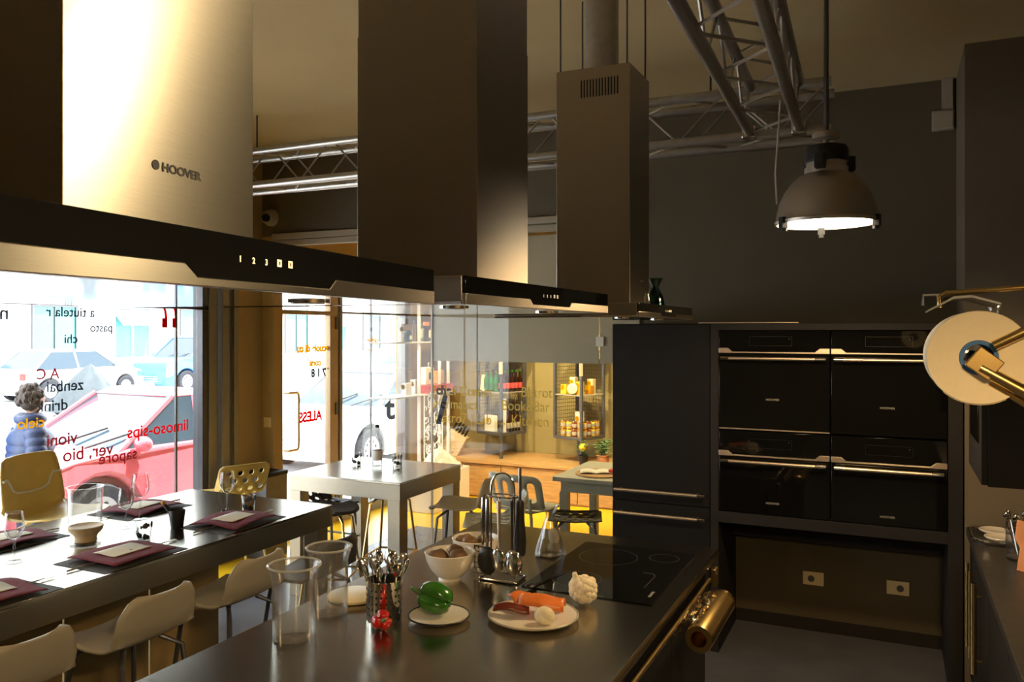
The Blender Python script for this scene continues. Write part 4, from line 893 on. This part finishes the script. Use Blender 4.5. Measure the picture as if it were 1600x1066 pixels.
for k in range(3): mkbottle('green_bottle', '%s green glass bottle on the left display stand' % ('rightmost', 'middle', 'leftmost')[k], on(U1, .05 + .0 * k, .14 + .085 * k, .781), m_bgreen, ga, m_gold, m_green)
for k in range(10): mkbottle('brown_bottle', 'brown pink-labelled bottle, %s in the %s row of the left stand' % (ORD[k % 5], ('front', 'back')[k // 5]), on(U1, .10 + .066 * (k % 5), .05 + .075 * (k // 5), .781), m_bbrown, gb, m_green, m_pink)
b = B(); b.mark(); b.box(-.045, .045, -.003, .003, 0, .20); o = b.o('white_card', m_paper); o.location = on(U1, .02, .345, .781); o.rotation_euler = (R(-8), 0, R(-20)); tag(o, 'white card leaning at the left of the green bottles', 'card')
def carton(label, loc, sx, sy, sz, mat, rz=0, rnd=True):
    t = T('food_box', label, 'box', loc, rz)
    B().box(-sx, sx, -sy, sy, 0, sz).o('carton', mat, t, bevel=.003); q = B(); q.mark(); q.lathe([(.024, 0), (.030, 0), (.030, .002), (.024, .002), (.024, 0)], 20); q.xf(Mx.Translation((-sx * .3, -sy - .001, sz * .7)) @ Mx.Rotation(pi / 2, 4, 'X')); q.o('round_print', m_txty, t)
carton('white food box with a gold ring print on the lower shelf of the left stand', on(U1, .06, .24, .301), .085, .03, .19, m_paper, -22); carton('tall narrow pale pack at the front post of the left stand', on(U1, .10, .06, .301), .028, .02, .40, m_paper, -30); carton('small gold box beside the white food box on the left stand', on(U1, .16, .12, .301), .04, .03, .12, m_txty, -20)
for k in range(8): mkbottle('dark_bottle', 'dark bottle, %s in the %s row, lower shelf of left stand' % (ORD[k % 4], ('front', 'back')[k // 4]), on(U1, .17 + .055 * (k % 4), .06 + .08 * (k // 4), .301), m_bbrown, 'dark bottles on the lower shelf of the left stand', m_blk, m_cream)
def mkjar(label, loc, mat, group, cap=None, r=.032, h=.085):
    t = T('food_jar', label, 'jar', loc, 0, group); B().lathe([(r * .95, 0), (r, .004), (r, h * .8), (r * .85, h * .88)], 16).o('jar_body', mat, t); B().lathe([(r * .92, h * .86), (r * .94, h), (r * .9, h + .003)], 16).o('lid', cap or m_gold, t)
    q = B(); q.open = True; q.lathe([(r + .0004, h * .2), (r + .0008, h * .22), (r + .0008, h * .65), (r + .0004, h * .67)], 16); q.o('label', m_cream, t)
m_honey = M('honey_amber', (.60, .26, .02), .15, 0, var=.1); m_jamr = M('dark_jam', (.22, .04, .015), .15, 0, var=.1); m_lem = M('lemon_cream', (.85, .58, .03), .3, 0, var=.05)
gj = 'jars stacked in two layers on the lower shelf of the right stand'
for k in range(16):
    row, lay = k % 8, k // 8; x, y = (.04, .05 + .085 * row) if row < 4 else (.10 + .075 * (row - 4), .04)
    mkjar('%s food jar, %s side of the post, %s, %s layer, right stand' % (('amber', 'dark red', 'lemon yellow', 'amber')[row % 4], 'left' if row < 4 else 'right', ORD[row % 4], ('bottom', 'top')[lay]), on(U2, x, min(y, .34), .301 + .089 * lay), (m_honey, m_jamr, m_lem, m_honey)[(row) % 4] if row != 1 else m_jamr, gj)
carton('cream upright box in the middle of the right stand lower shelf', on(U2, .16, .16, .301), .045, .03, .28, m_paper, -20)
for k, (x, y, h_, m_, lb) in enumerate(((.06, .30, .11, m_lem, 'left'), (.08, .18, .20, m_ivory, 'middle'), (.07, .08, .15, m_lem, 'right'), (.24, .08, .10, m_honey, 'behind the post'), (.30, .10, .17, m_ivory, 'rightmost'))):
    carton('bright %s food pack, %s one on the upper shelf of the right stand' % ('yellow' if m_ is m_lem else 'pale', lb), on(U2, x, y, .781), .04, .03, h_, m_, -18)
t = T('wreath_box', 'pale round tin with ring print on the upper shelf of the right stand', 'tin', on(U2, .02, .14, .781)); q = B(); q.mark(); q.lathe([(.055, 0), (.062, .004), (.062, .03), (.055, .034)], 24); q.xf(Mx.Translation((0, 0, .066)) @ Mx.Rotation(R(80), 4, 'X') ); q.o('tin', m_ivory, t)
# knife block
t = T('knife_block', 'pale wooden slanted knife block with black-handled knives on the oak bench', 'knife block', (-4.90, 8.62, .43), 10)
q = B(); q.prism([(-.16, 0), (.12, 0), (.24, .21), (.03, .33)], -.065, .065); q.o('block', m_woodl, t, bevel=.005)
for k in range(5):
    for j in range(2):
        x = .055 + .036 * k; z = .318 - .0206 * k; q = B(); q.tube([(x - .006, -.025 + .05 * j, z - .012), (x + .055, -.025 + .05 * j, z + .10)], .009, 8); q.o('knife_handle', m_blk, t)
for x, z in ((-.05, .05), (.06, .04)): q = B(); q.mark(); q.lathe([(.008, 0), (.008, .002)], 10); q.xf(Mx.Translation((x, -.0655, z)) @ Mx.Rotation(pi / 2, 4, 'X')); q.o('screw', m_blk, t)
# glass shelves along the facade
t = T('glass_shelving', 'white-posted glass shelves with jars by the shop window corner', 'shelving', (-4.88, 7.75, 0))
for z in (1.82, 1.235): B().box(-.15, .15, -.62, .62, z - .014, z).o('glass_shelf', m_gw if z > 2 else m_whitep, t, bevel=.002)
for y in (-.05, .40, .60): B().box(.10, .135, y - .012, y + .012, 0, 2.25).o('post', m_whitep, t, bevel=.003)
t2_ = T('cut_pattern_panel', 'white openwork patterned panel hanging below the shelves by the window', 'panel', (-4.72, 7.78, .52))
random.seed(4); q = B()
for k in range(70):
    y = random.uniform(-.02, .34); z = random.uniform(.02, .66); a0 = random.uniform(0, 360); r_ = random.uniform(.02, .045)
    q.tube([(.002 * sin(k), y + r_ * cos(R(a0 + a)), z + r_ * sin(R(a0 + a))) for a in range(0, 240, 30)], .006, 5)
q.o('openwork', m_lace, t2_); q = B()
q.tube([(0, -.04, 0), (0, .36, 0), (0, .36, .70), (0, -.04, .70)], .008, 6, True); q.o('panel_frame', m_lace, t2_)
def spice(name, label, y, z, mat, h, r, x=-4.84, cap=m_blk):
    t = T(name, label, 'jar', (x, y, z)); B().lathe([(r * .92, 0), (r, .005), (r, h * .75), (r * .7, h * .85)], 16).o('jar_body', mat, t); B().lathe([(r * .75, h * .83), (r * .78, h), (r * .7, h + .004)], 16).o('lid', cap, t); B().box(r * .99, r * 1.01, -r * .5, r * .5, h * .2, h * .6).o('label', m_paper, t)
spice('spice_jar', 'small dark mortar-like jar, leftmost on the upper glass shelf', 7.58, 1.82, m_blk, .12, .045); spice('spice_jar', 'black-capped clear jar second on the upper glass shelf', 7.78, 1.82, m_brown, .24, .055)
spice('spice_jar', 'dark bottle with orange cap third on the upper glass shelf', 7.98, 1.82, m_bbrown, .22, .048, cap=m_orange); spice('spice_jar', 'tall black tin at the right of the upper glass shelf', 8.17, 1.82, m_blk, .25, .045)
carton('brown carton at right end of the upper glass shelf', (-4.84, 8.29, 1.82), .06, .06, .24, m_wood, 0); carton('brown card standing behind the small dark jar on the upper shelf', (-4.93, 7.68, 1.82), .02, .06, .20, m_wood, 0)
t = T('red_tray', 'red rectangular tray with packs on the lower glass shelf', 'tray', (-4.85, 8.12, 1.235)); B().box(-.13, .13, -.28, .28, 0, .09).o('tray', m_red, t, bevel=.004)
for k in range(6): B().box(.132, .136, -.26 + .09 * k, -.26 + .09 * k + .05, -.012, .02).o('scalloped_edge', m_paper, t)
t = T('paper_bag', 'white paper bag with handles standing in the red tray', 'bag', (-4.85, 8.00, 1.326)); B().box(-.05, .05, -.09, .09, 0, .20).o('bag', m_paper, t, bevel=.006); B().tube([(.05, -.04, .20), (.05, -.035, .25), (.05, .035, .25), (.05, .04, .20)], .005, 6).o('bag_handle', m_paper, t); B().box(.051, .053, -.03, .03, .06, .14).o('bag_print', m_blk, t)
carton('gold gift pack beside the paper bag in the red tray', (-4.85, 8.24, 1.326), .06, .06, .15, m_honey, 0)
carton('white leaflet box at left end of the lower glass shelf', (-4.86, 7.60, 1.235), .03, .06, .13, m_whitep, 0); carton('white leaflet box second on the lower glass shelf', (-4.86, 7.77, 1.235), .03, .05, .16, m_whitep, 0)
t = T('wrapped_gifts', 'white tissue-wrapped heap on a low white plinth below the openwork panel', 'parcel', (-4.78, 8.62, .43)); t.location = (-4.565, 7.75, 0)
B().box(-.17, .17, -.35, .45, 0, .40).o('low_plinth', m_whitep, t, bevel=.01)
random.seed(9); q = B()
q.grid(lambda u, v: (.30 * (u - .5) , .62 * (v - .5) + .05, .402 + .20 * sin(pi * u) * sin(pi * v) + random.uniform(0, .05)), 12, 14); q.o('crumpled_tissue', m_whitep, t, solid=.003, smooth=False)
# bench-end plants, white table and its things, chairs
t = T('side_table', 'sage green square table behind the glass partition', 'table', (-2.08, 6.58, 0)); B().box(-.45, .45, -.43, .45, .715, .75).o('top', m_sage, t, bevel=.004); B().box(-.40, .40, -.37, .40, .62, .715).o('apron', m_sage, t, bevel=.003)
for a in (-1, 1):
    for c_ in (-1, 1): B().box(a * .37 - .035, a * .37 + .035, c_ * .36 - .035 + .01, c_ * .36 + .035 + .01, 0, .62).o('leg', m_sage, t, bevel=.003)
b = B(); b.lathe([(.19, 0), (.205, .004), (.205, .012), (.19, .016)], 40); o = b.o('round_board', m_wood); o.location = (-2.21, 6.42, .75); tag(o, 'round wooden board on the sage green table', 'board')
t = T('open_book', 'white open booklet on the round wooden board', 'book', (-2.24, 6.40, .766), 20); B().grid(lambda u, v: ((u - .5) * .26, (v - .5) * .18, .004 + .012 * abs(sin(2 * pi * u))), 16, 2).o('pages', m_paper, t, solid=.004)
b = B(); b.box(-.05, .05, -.04, .04, 0, .035); o = b.o('pink_box', m_pink, bevel=.004); o.location = (-2.075, 6.42, .766); tag(o, 'small pink box beside the booklet on the round board', 'box')
b = B(); b.lathe([(.03, 0), (.034, .004), (.036, .07), (.034, .07)], 16); o = b.o('dark_cup', m_blk); o.location = (-2.0, 6.70, .75); tag(o, 'small dark cup at the back of the sage green table', 'cup')
def plant(label, x, y, z, r, h, pot, flower=False, n=60, seed=1):
    t = T('potted_plant', label, 'plant', (x, y, z)); random.seed(seed)
    B().lathe([(r * .75, 0), (r, h), (r * 1.08, h), (r * 1.08, h * 1.08), (r * .9, h * 1.08), (r * .85, h * .95)], 20).o('pot', pot, t)
    q = B()
    for k in range(n):
        a = random.uniform(0, 2 * pi); rr_ = random.uniform(0, r * 1.5); zz = h + random.uniform(.0, .18); e = random.uniform(.012, .026)
        q.ell((rr_ * cos(a), rr_ * sin(a), zz), (e, e * .5, e * .35), 6, 4)
    for k in range(9): a = k * .7; q.tube([(0, 0, h * .9), (r * cos(a), r * sin(a), h + .12)], .003, 5)
    lv = q.o('foliage', m_leaf, t); lv['kind'] = 'stuff'
    if flower: B().ell((0, -.02, h + .10), (.045, .045, .04), 14, 8, lambda d_: 1 + .1 * sin(9 * d_.x) * sin(7 * d_.z)).o('flower', m_lem, t)
plant('dark pot with a round yellow flower on the oak bench', -3.12, 8.50, .43, .055, .12, m_blk, True, 20, 2); plant('bushy herb in a terracotta pot on the oak bench', -2.93, 8.62, .43, .075, .12, m_salmon, False, 110, 3); plant('green herb in a dark pot at the far right of oak bench', -2.68, 8.60, .43, .07, .11, m_blk, False, 90, 4)
def slotchair(label, loc, rz, h, mat):
    t = T('slotted_chair', label, 'chair', loc, rz)
    w, L = .56, .31
    def bend(x, s): e = (2 * x / w) ** 2; return (x, -.19 - s * .25 + .07 * e, h + .02 + s * .95)
    bent_panel(w, L, [slot(x, .06, .25, .034) for x in (-.19, -.065, .065, .19)], bend, .07).o('backrest', mat, t, solid=.016)
    B().grid(lambda u, v: ((u - .5) * .44 * (1 - .15 * v), .21 - .42 * v, h - .01 * sin(pi * v)), 10, 10).o('seat', mat, t, solid=.018)
    for x in (-.17, .17): B().tube([(x, -.19, h - .01), (x * 1.1, -.215, h + .12)], .014, 8).o('back_support', mat, t)
    legs(t, h - .02, .16, .16, mat, None, .014, .04); return t
slotchair('sage green chair with slotted backrest behind the glass partition', (-2.92, 6.52, 0), -12, .40, m_sage)
b = None
t = perf('dark woven-look perforated chair before the sage green table', (-2.28, 6.02, 0), 200, .47, m_dark, m_grey, .42, None, 'perforated_chair', bh=.0); t['category'] = 'chair'
# dark box by the pillar and rubbish bin at the door
t = T('umbrella_stand', 'dark steel box standing against the ochre wall stub beside the high table', 'box', (-4.94, 5.44, 0)); B().box(-.15, .15, -.13, .13, 0, .72).o('box', m_grey, t, bevel=.004); B().box(-.155, .155, -.135, .135, .70, .73).o('lid', m_charc, t, bevel=.004)
# ================================================================ THE STREET OUTSIDE
ST(B().box(-60, -8.9 + 2.5, -25, 80, -.30, -.10).o('street', m_asph)); ST(B().box(-6.4, XF - .2, -25, 40, -.30, -.08).o('pavement', m_pave))
def car(label, loc, rz, L, Wd, Ht, paint, suv=False):
    t = T('parked_car', label, 'car', loc, rz)      # local +x is the nose, origin on the ground at the middle
    a = L / 2; wr = .31 if not suv else .36; fx, rx = a - .80, -a + .72
    def archp(cx_): return [(cx_ + (wr + .07) * cos(R(q)), wr + (wr + .07) * sin(R(q))) for q in range(-20, 201, 20)]
    bl = Ht * .60; hood = Ht * .60
    prof = [(-a + .02, .30), (-a + .10, .20)] + [p for p in reversed(archp(rx))] + [p for p in reversed(archp(fx))] + [(a - .10, .20), (a, .32), (a - .02, .55), (a - .12, hood - .10), (a - .55, hood), (a - 1.05, bl + .05), (-a + .20, bl + .06), (-a, bl - .05)]
    q = B(); q.prism(prof, -Wd / 2, Wd / 2)
    def ty(p):
        x, y, z = p; s = 1 - .16 * max(0, (abs(x) - a * .55) / (a * .45)) ** 2 - .05 * max(0, z - .5)
        return (x, y * s, z)
    q.v = [ty(p) for p in q.v]; q.o('body', paint, t, bevel=.05)
    wb_, wt = a - 1.0, a - 1.75; rb, rt = -a + .25, -a + (.55 if suv else .85)
    q = B(); h0, h1 = bl + .03, Ht; n = 8
    def gl(xa, xb, y0, z): return (xa, xb, y0, z)
    yb, yt = Wd / 2 - .07, Wd / 2 - .22
    q.add([(wb_, -yb, h0), (wb_, yb, h0), (rb, yb, h0), (rb, -yb, h0), (wt, -yt, h1 - .05), (wt, yt, h1 - .05), (rt, yt, h1 - .05), (rt, -yt, h1 - .05)], [(0, 1, 2, 3), (4, 7, 6, 5), (0, 4, 5, 1), (1, 5, 6, 2), (2, 6, 7, 3), (3, 7, 4, 0)]); q.o('glasshouse', m_cwin, t, bevel=.02)
    q = B(); q.add([(wt + .05, -yt - .02, h1 - .07), (wt + .05, yt + .02, h1 - .07), (rt - .03, yt + .02, h1 - .07), (rt - .03, -yt - .02, h1 - .07), (wt - .15, -yt + .05, h1), (wt - .15, yt - .05, h1), (rt + .12, yt - .05, h1), (rt + .12, -yt + .05, h1)], [(0, 3, 2, 1), (4, 5, 6, 7), (0, 1, 5, 4), (1, 2, 6, 5), (2, 3, 7, 6), (3, 0, 4, 7)]); q.o('roof', paint, t, bevel=.03)
    for s in (-1, 1):
        for (xa, xb) in ((wb_ + .02, wt + .03), (rb - .02, rt - .03)): B().tube([(xa, s * (yb + .005), h0 - .02), (xb, s * (yt + .005), h1 - .06)], .032, 8).o('pillar', paint, t)
        xm = (wt + rt) / 2; B().tube([(xm + .05, s * (yb + .004), h0), (xm, s * (yt + .006), h1 - .06)], .028, 6).o('pillar', paint, t)
        q = B(); q.ell((wb_ - .18, s * (Wd / 2 + .06), bl + .10), (.07, .11, .075), 14, 8); q.o('door_mirror', paint, t)
        q = B(); q.prism([(a - .30, .58), (a - .03, .52), (a - .06, hood - .16), (a - .38, hood - .08)], s * (Wd / 2 * .84) - .04, s * (Wd / 2 * .84) + .04); q.o('headlamp', m_chrome, t, bevel=.01)
        q = B(); q.box(-a - .005, -a + .10, s * Wd * .36 - .10, s * Wd * .36 + .10, bl - .25, bl - .05); q.o('tail_lamp', m_red, t, bevel=.02)
        B().box(wt - .85, wt - .67, s * (Wd / 2 - .03) - .015, s * (Wd / 2 - .03) + .015, bl - .09, bl - .065).o('door_handle', paint, t)
        for cx_ in (fx, rx):
            q = B(); q.open = True; q.mark(); q.lathe([(wr * .62, -.09), (wr * .94, -.10), (wr, -.07), (wr, .07), (wr * .94, .10), (wr * .62, .09)], 28); q.xf(Mx.Translation((cx_, s * (Wd / 2 - .12), wr)) @ Mx.Rotation(pi / 2, 4, 'X')); ty_ = q.o('tyre', m_tyre, t)
            q = B(); q.mark(); q.lathe([(wr * .64, -.085), (wr * .64, .085), (wr * .55, .07)], 24)
            for k in range(9): q.lathe([(.022, .058), (.022, .066)], 8, (wr * .42 * cos(k * 2 * pi / 9), wr * .42 * sin(k * 2 * pi / 9), 0)) if False else None
            q.xf(Mx.Translation((cx_, s * (Wd / 2 - .12), wr)) @ Mx.Rotation(-s * pi / 2, 4, 'X') @ Mx.Scale(-1 if s < 0 else 1, 4, (0, 0, 1))); q.o('rim', m_cs, ty_)
            q = B()
            for k in range(9):
                q.mark(); q.lathe([(.026, 0), (.026, .008)], 8); an = k * 2 * pi / 9; q.xf(Mx.Translation((cx_ + wr * .40 * cos(an), s * (Wd / 2 - .045), wr + wr * .40 * sin(an))) @ Mx.Rotation(pi / 2, 4, 'X'))
            q.o('rim_holes', m_tyre, ty_)
    q = B()
    for k in range(3): q.box(a - .055, a - .005, -Wd * .22, Wd * .22, .38 + .07 * k, .41 + .07 * k)
    q.o('grille', m_chrome, t)
    B().box(a - .03, a + .01, -.26, .26, .26, .36).o('number_plate', m_whitep, t)
    for y in (-.12, .35): B().tube([(wb_ + .06, y, h0 + .02), (wb_ - .25, y + .38, h0 + .18)], .010, 5).o('wiper', m_blk, t)
    return t
m_cr = M('car_red_paint', (.60, .10, .13), .25, 0, var=.02, coat=.6); m_cw = M('car_white_paint', (.72, .75, .78), .25, 0, var=.02, coat=.5); m_cb = M('car_blue_paint', (.06, .20, .50), .25, 0, var=.02, coat=.5); m_cs = M('car_silver_paint', (.62, .64, .67), .25, .1, var=.02, coat=.5)
car('red car parked right outside the shop window, nose to the left', (-7.42, 5.98, -.10), -93, 3.1, 1.66, 1.42, m_cr)
car('white car parked outside the glass door', (-7.7, 11.1, -.10), -90, 4.2, 1.74, 1.44, m_cw)
car('silver car across the street with a many-spoked wheel', (-22.6, 16.6, -.10), 92, 4.1, 1.74, 1.48, m_cs)
car('blue off-road car across the street behind the silver one', (-22.0, 21.0, -.10), -88, 4.4, 1.84, 1.85, m_cb, True)
car('second white car farther along the street, seen past the door', (-15.0, 24.0, -.10), -90, 4.2, 1.74, 1.45, m_cw)
# covered scooter
t = T('covered_scooter', 'parked scooter under a pointed grey tarpaulin in the street', 'scooter', (-17.45, 13.2, -.10), 20)
def tarp(u, v):
    a = 2 * pi * u; r = (1 - v) ** .8; return (.95 * r * cos(a) * (1 + .07 * sin(9 * a)) + .10 * v, .42 * r * sin(a) * (1 + .10 * sin(7 * a)), .10 + 1.15 * v ** .85)
B().grid(tarp, 40, 12).o('tarpaulin', m_tarp, t)
for x in (-.62, .62): q = B(); q.mark(); q.lathe([(.12, -.05), (.22, -.06), (.22, .06), (.12, .05)], 20); q.xf(Mx.Translation((x, 0, .22)) @ Mx.Rotation(pi / 2, 4, 'X')); q.o('wheel', m_tyre, t)
# building across the street
t = T('street_building', 'pale rendered building across the street with shuttered shop windows', 'building', (-31.0, 26, -.10))
B().box(-6, 0, -24, 34, 0, 14).o('wall', m_bldg, t); B().box(0, .12, -24, 34, 0, .7).o('base_course', m_pave, t, bevel=.01); B().box(0, .35, -24, 34, 3.6, 4.0).o('string_course', m_pave, t, bevel=.02)
m_teal = M('teal_window_glass', (.10, .32, .33), .15, 0, var=.1); m_awn = M('grey_awning', (.20, .21, .22), .8, 0, var=.08)
for k in range(15):
    y = -22.5 + k * 3.7
    f = B(); f.box(.0, .10, y - 1.0, y + 1.0, .75, .85); f.box(0, .10, y - 1.0, y + 1.0, 3.0, 3.1); f.box(0, .10, y - 1.0, y - .9, .85, 3.0); f.box(0, .10, y + .9, y + 1.0, .85, 3.0); f.box(0, .09, y - .04, y + .04, .85, 3.0); w_ = f.o('window', m_grey if k % 2 else m_bldg, t)
    for s in (-1, 1): B().box(.01, .03, y + s * .47 - .42, y + s * .47 + .42, .86, 2.99).o('pane', m_teal, w_)
    if k % 2 == 0: q = B(); q.prism([(0, 3.05), (0, 2.95), (.75, 2.25), (.78, 2.30)], y - 1.05, y + 1.05); q.o('awning', m_awn, t)
    for zz in (4.8, 8.2, 11.2):
        f = B(); f.box(0, .08, y - .65, y + .65, zz - .08, zz); f.box(0, .08, y - .65, y - .55, zz, zz + 1.9); f.box(0, .08, y + .55, y + .65, zz, zz + 1.9); f.box(0, .08, y - .65, y + .65, zz + 1.9, zz + 2.0); w_ = f.o('window', m_bldg, t)
        B().box(.005, .02, y - .55, y + .55, zz, zz + 1.9).o('pane', m_teal, w_)
# people on the pavement
def person(label, loc, rz, h, jacket, trousers, hair, head_turn=0, curly=True):
    t = T('person', label, 'person', loc, rz)       # faces local -y
    s = h / 1.70
    J = [(0, 0, .94), (0, .01, 1.12), (0, .015, 1.34), (0, .0, 1.46), (0, -.015, 1.53),
         (-.095, 0, .90), (-.10, -.02, .50), (-.10, .02, .09), (-.10, -.12, .045), (.095, 0, .90), (.105, .02, .50), (.105, .06, .09), (.105, -.08, .045),
         (-.18, .01, 1.40), (-.235, .02, 1.12), (-.225, -.09, .90), (-.22, -.13, .81), (.18, .01, 1.40), (.235, .02, 1.12), (.225, -.09, .90), (.22, -.13, .81)]
    E_ = [(0, 1), (1, 2), (2, 3), (3, 4), (0, 5), (5, 6), (6, 7), (7, 8), (0, 9), (9, 10), (10, 11), (11, 12), (2, 13), (13, 14), (14, 15), (15, 16), (2, 17), (17, 18), (18, 19), (19, 20)]
    RA = [.135, .125, .135, .075, .055, .09, .062, .042, .04, .09, .062, .042, .04, .062, .045, .036, .033, .062, .045, .036, .033]
    me = bpy.data.meshes.new('body'); me.from_pydata([(x * s, y * s, z * s) for x, y, z in J], E_, [])
    ob = bpy.data.objects.new('body', me); COL.objects.link(ob); ob.parent = t
    sk = ob.modifiers.new('skin', 'SKIN'); sk.use_smooth_shade = True
    for i, r_ in enumerate(RA): me.skin_vertices[0].data[i].radius = (r_ * s, r_ * s * (.8 if i < 3 else 1))
    me.skin_vertices[0].data[0].use_root = True
    sb = ob.modifiers.new('sub', 'SUBSURF'); sb.levels = 2; sb.render_levels = 2
    me.materials.append(trousers)
    hz = 1.625 * s
    def face(d_):
        k = 1.0; f_ = max(0, -d_.y)
        k += .16 * max(0, f_ - .93) * 6 * math.exp(-((d_.z + .10) / .18) ** 2) * math.exp(-(d_.x / .16) ** 2)      # nose
        k += .05 * math.exp(-((d_.z + .75) / .2) ** 2) * f_                                                          # chin
        k -= .05 * math.exp(-((d_.z - .08) / .10) ** 2) * math.exp(-((abs(d_.x) - .36) / .14) ** 2) * f_             # eye sockets
        k -= .08 * max(0, -d_.z - .3) * (abs(d_.x) > .3)
        return k
    q = B(); q.mark(); q.ell((0, 0, 0), (.076 * s, .095 * s, .118 * s), 36, 24, face); ro = Mx.Translation((0, -.02 * s, hz)) @ Mx.Rotation(R(head_turn), 4, 'Z'); q.xf(ro)
    q.mark(); q.lathe([(.052 * s, -.16 * s), (.048 * s, -.07 * s)], 16); q.xf(ro); hd = q.o('head', m_skin, t)
    for sx in (-1, 1):
        q = B(); q.mark(); q.ell((sx * .078 * s, .005 * s, -.005 * s), (.012 * s, .022 * s, .032 * s), 10, 8); q.xf(ro); q.o('ear', m_skin, hd)
        q = B(); q.mark(); q.ell((sx * .030 * s, -.083 * s, .010 * s), (.013 * s, .008 * s, .008 * s), 10, 6); q.xf(ro); q.o('eye', m_whitep, hd)
    q = B(); q.mark(); q.ell((0, -.088 * s, -.062 * s), (.024 * s, .006 * s, .007 * s), 10, 6); q.xf(ro); q.o('mouth', m_pink, hd)
    q = B(); q.mark(); random.seed(int(h * 100))
    q.ell((0, .022 * s, .022 * s), (.094 * s, .104 * s, .118 * s), 28, 18, lambda d_: .55 if (d_.y < -.35 and d_.z < .45) else 1 + (.06 * sin(13 * d_.x) * sin(11 * d_.z) * sin(9 * d_.y) if curly else 0))
    if curly:
        for k in range(60):
            z_ = random.uniform(-.5, .95); a_ = random.uniform(-.15 * pi, 1.15 * pi); c_ = math.sqrt(1 - z_ * z_); q.ell((.092 * s * c_ * cos(a_), .022 * s + .10 * s * c_ * sin(a_), .022 * s + .115 * s * z_), (.024 * s,) * 3, 6, 5)
    q.xf(ro); q.o('hair', hair, hd)
    # quilted jacket: puffed rings around trunk and sleeves
    q = B(); q.open = True; pr_ = []; n = 10
    for i in range(n * 4 + 1):
        u = i / (n * 4); z = (.80 + .66 * u) * s; base = (.175 + .02 * sin(pi * u)) * (1 - .62 * max(0, u - .80) / .2); pr_.append(((base + .013 * abs(sin(pi * u * n))) * s, z))
    q.mark(); q.lathe(pr_, 32); q.xf(Mx.Diagonal((1.22, .86, 1, 1))); q.o('quilted_jacket', jacket, t)
    q = B(); q.tube([(.10 * s * cos(a * pi / 8), .09 * s * sin(a * pi / 8) - .0, 1.475 * s + .015 * s * sin(a)) for a in range(16)], .035 * s, 10, True); q.o('collar', jacket, t)
    for sx in (-1, 1):
        P0, P1, P2 = V((sx * .19, .01, 1.385)), V((sx * .262, .02, 1.12)), V((sx * .245, -.085, .88)); pts = []; rr2 = []
        for i in range(33):
            u = i / 32; p = P0.lerp(P1, u * 2) if u < .5 else P1.lerp(P2, u * 2 - 1); pts.append(tuple(p * s)); rr2.append((.078 - .022 * u + .012 * abs(sin(pi * u * 8))) * s)
        B().tube(pts, rr2, 14).o('sleeve', jacket, t)
        q = B(); hp = V((sx * .235, -.115, .825)) * s; q.ell(tuple(hp), (.022 * s, .034 * s, .046 * s), 12, 8)
        for k in range(4): a = V((sx * (.235 - .012), -.115 + (k - 1.5) * .018, .79)) * s; q.tube([tuple(a), tuple(a + V((-sx * .004, -.004, -.035 + .006 * abs(k - 1.2))) * s), tuple(a + V((-sx * .014, -.006, -.062 + .010 * abs(k - 1.2))) * s)], [.0095 * s, .0085 * s, .007 * s], 8)
        q.tube([tuple(hp + V((0, -.03, .01)) * s), tuple(hp + V((-sx * .012, -.050, -.02)) * s), tuple(hp + V((-sx * .018, -.055, -.045)) * s)], [.011 * s, .009 * s, .008 * s], 8); q.o('hand', m_skin, t)
        x = sx * .10; y0 = -.06 if sx < 0 else -.02; q = B(); q.ell((x * s, (y0 - .03) * s, .048 * s), (.05 * s, .13 * s, .048 * s), 16, 10); q.o('shoe', m_blk, t)
    return t
person('person with dark curly hair in a navy quilted jacket, seen from behind', (-6.03, 4.08, -.08), 160, 1.56, m_navy, m_jean, m_hair, 25)
pp_ = person('person in a blue quilted jacket with coral bag at the left edge of the window', (-6.50, 3.93, -.08), 150, 1.66, m_cb, m_jean, m_hair, -20, False)
b = B(); b.box(-.14, .14, -.06, .06, 0, .30); b.tube([(-.08, 0, .30), (-.07, 0, .46), (.07, 0, .46), (.08, 0, .30)], .012, 6); o = b.o('shoulder_bag', m_pink, pp_, bevel=.03); o.location = (.36, .02, .68)
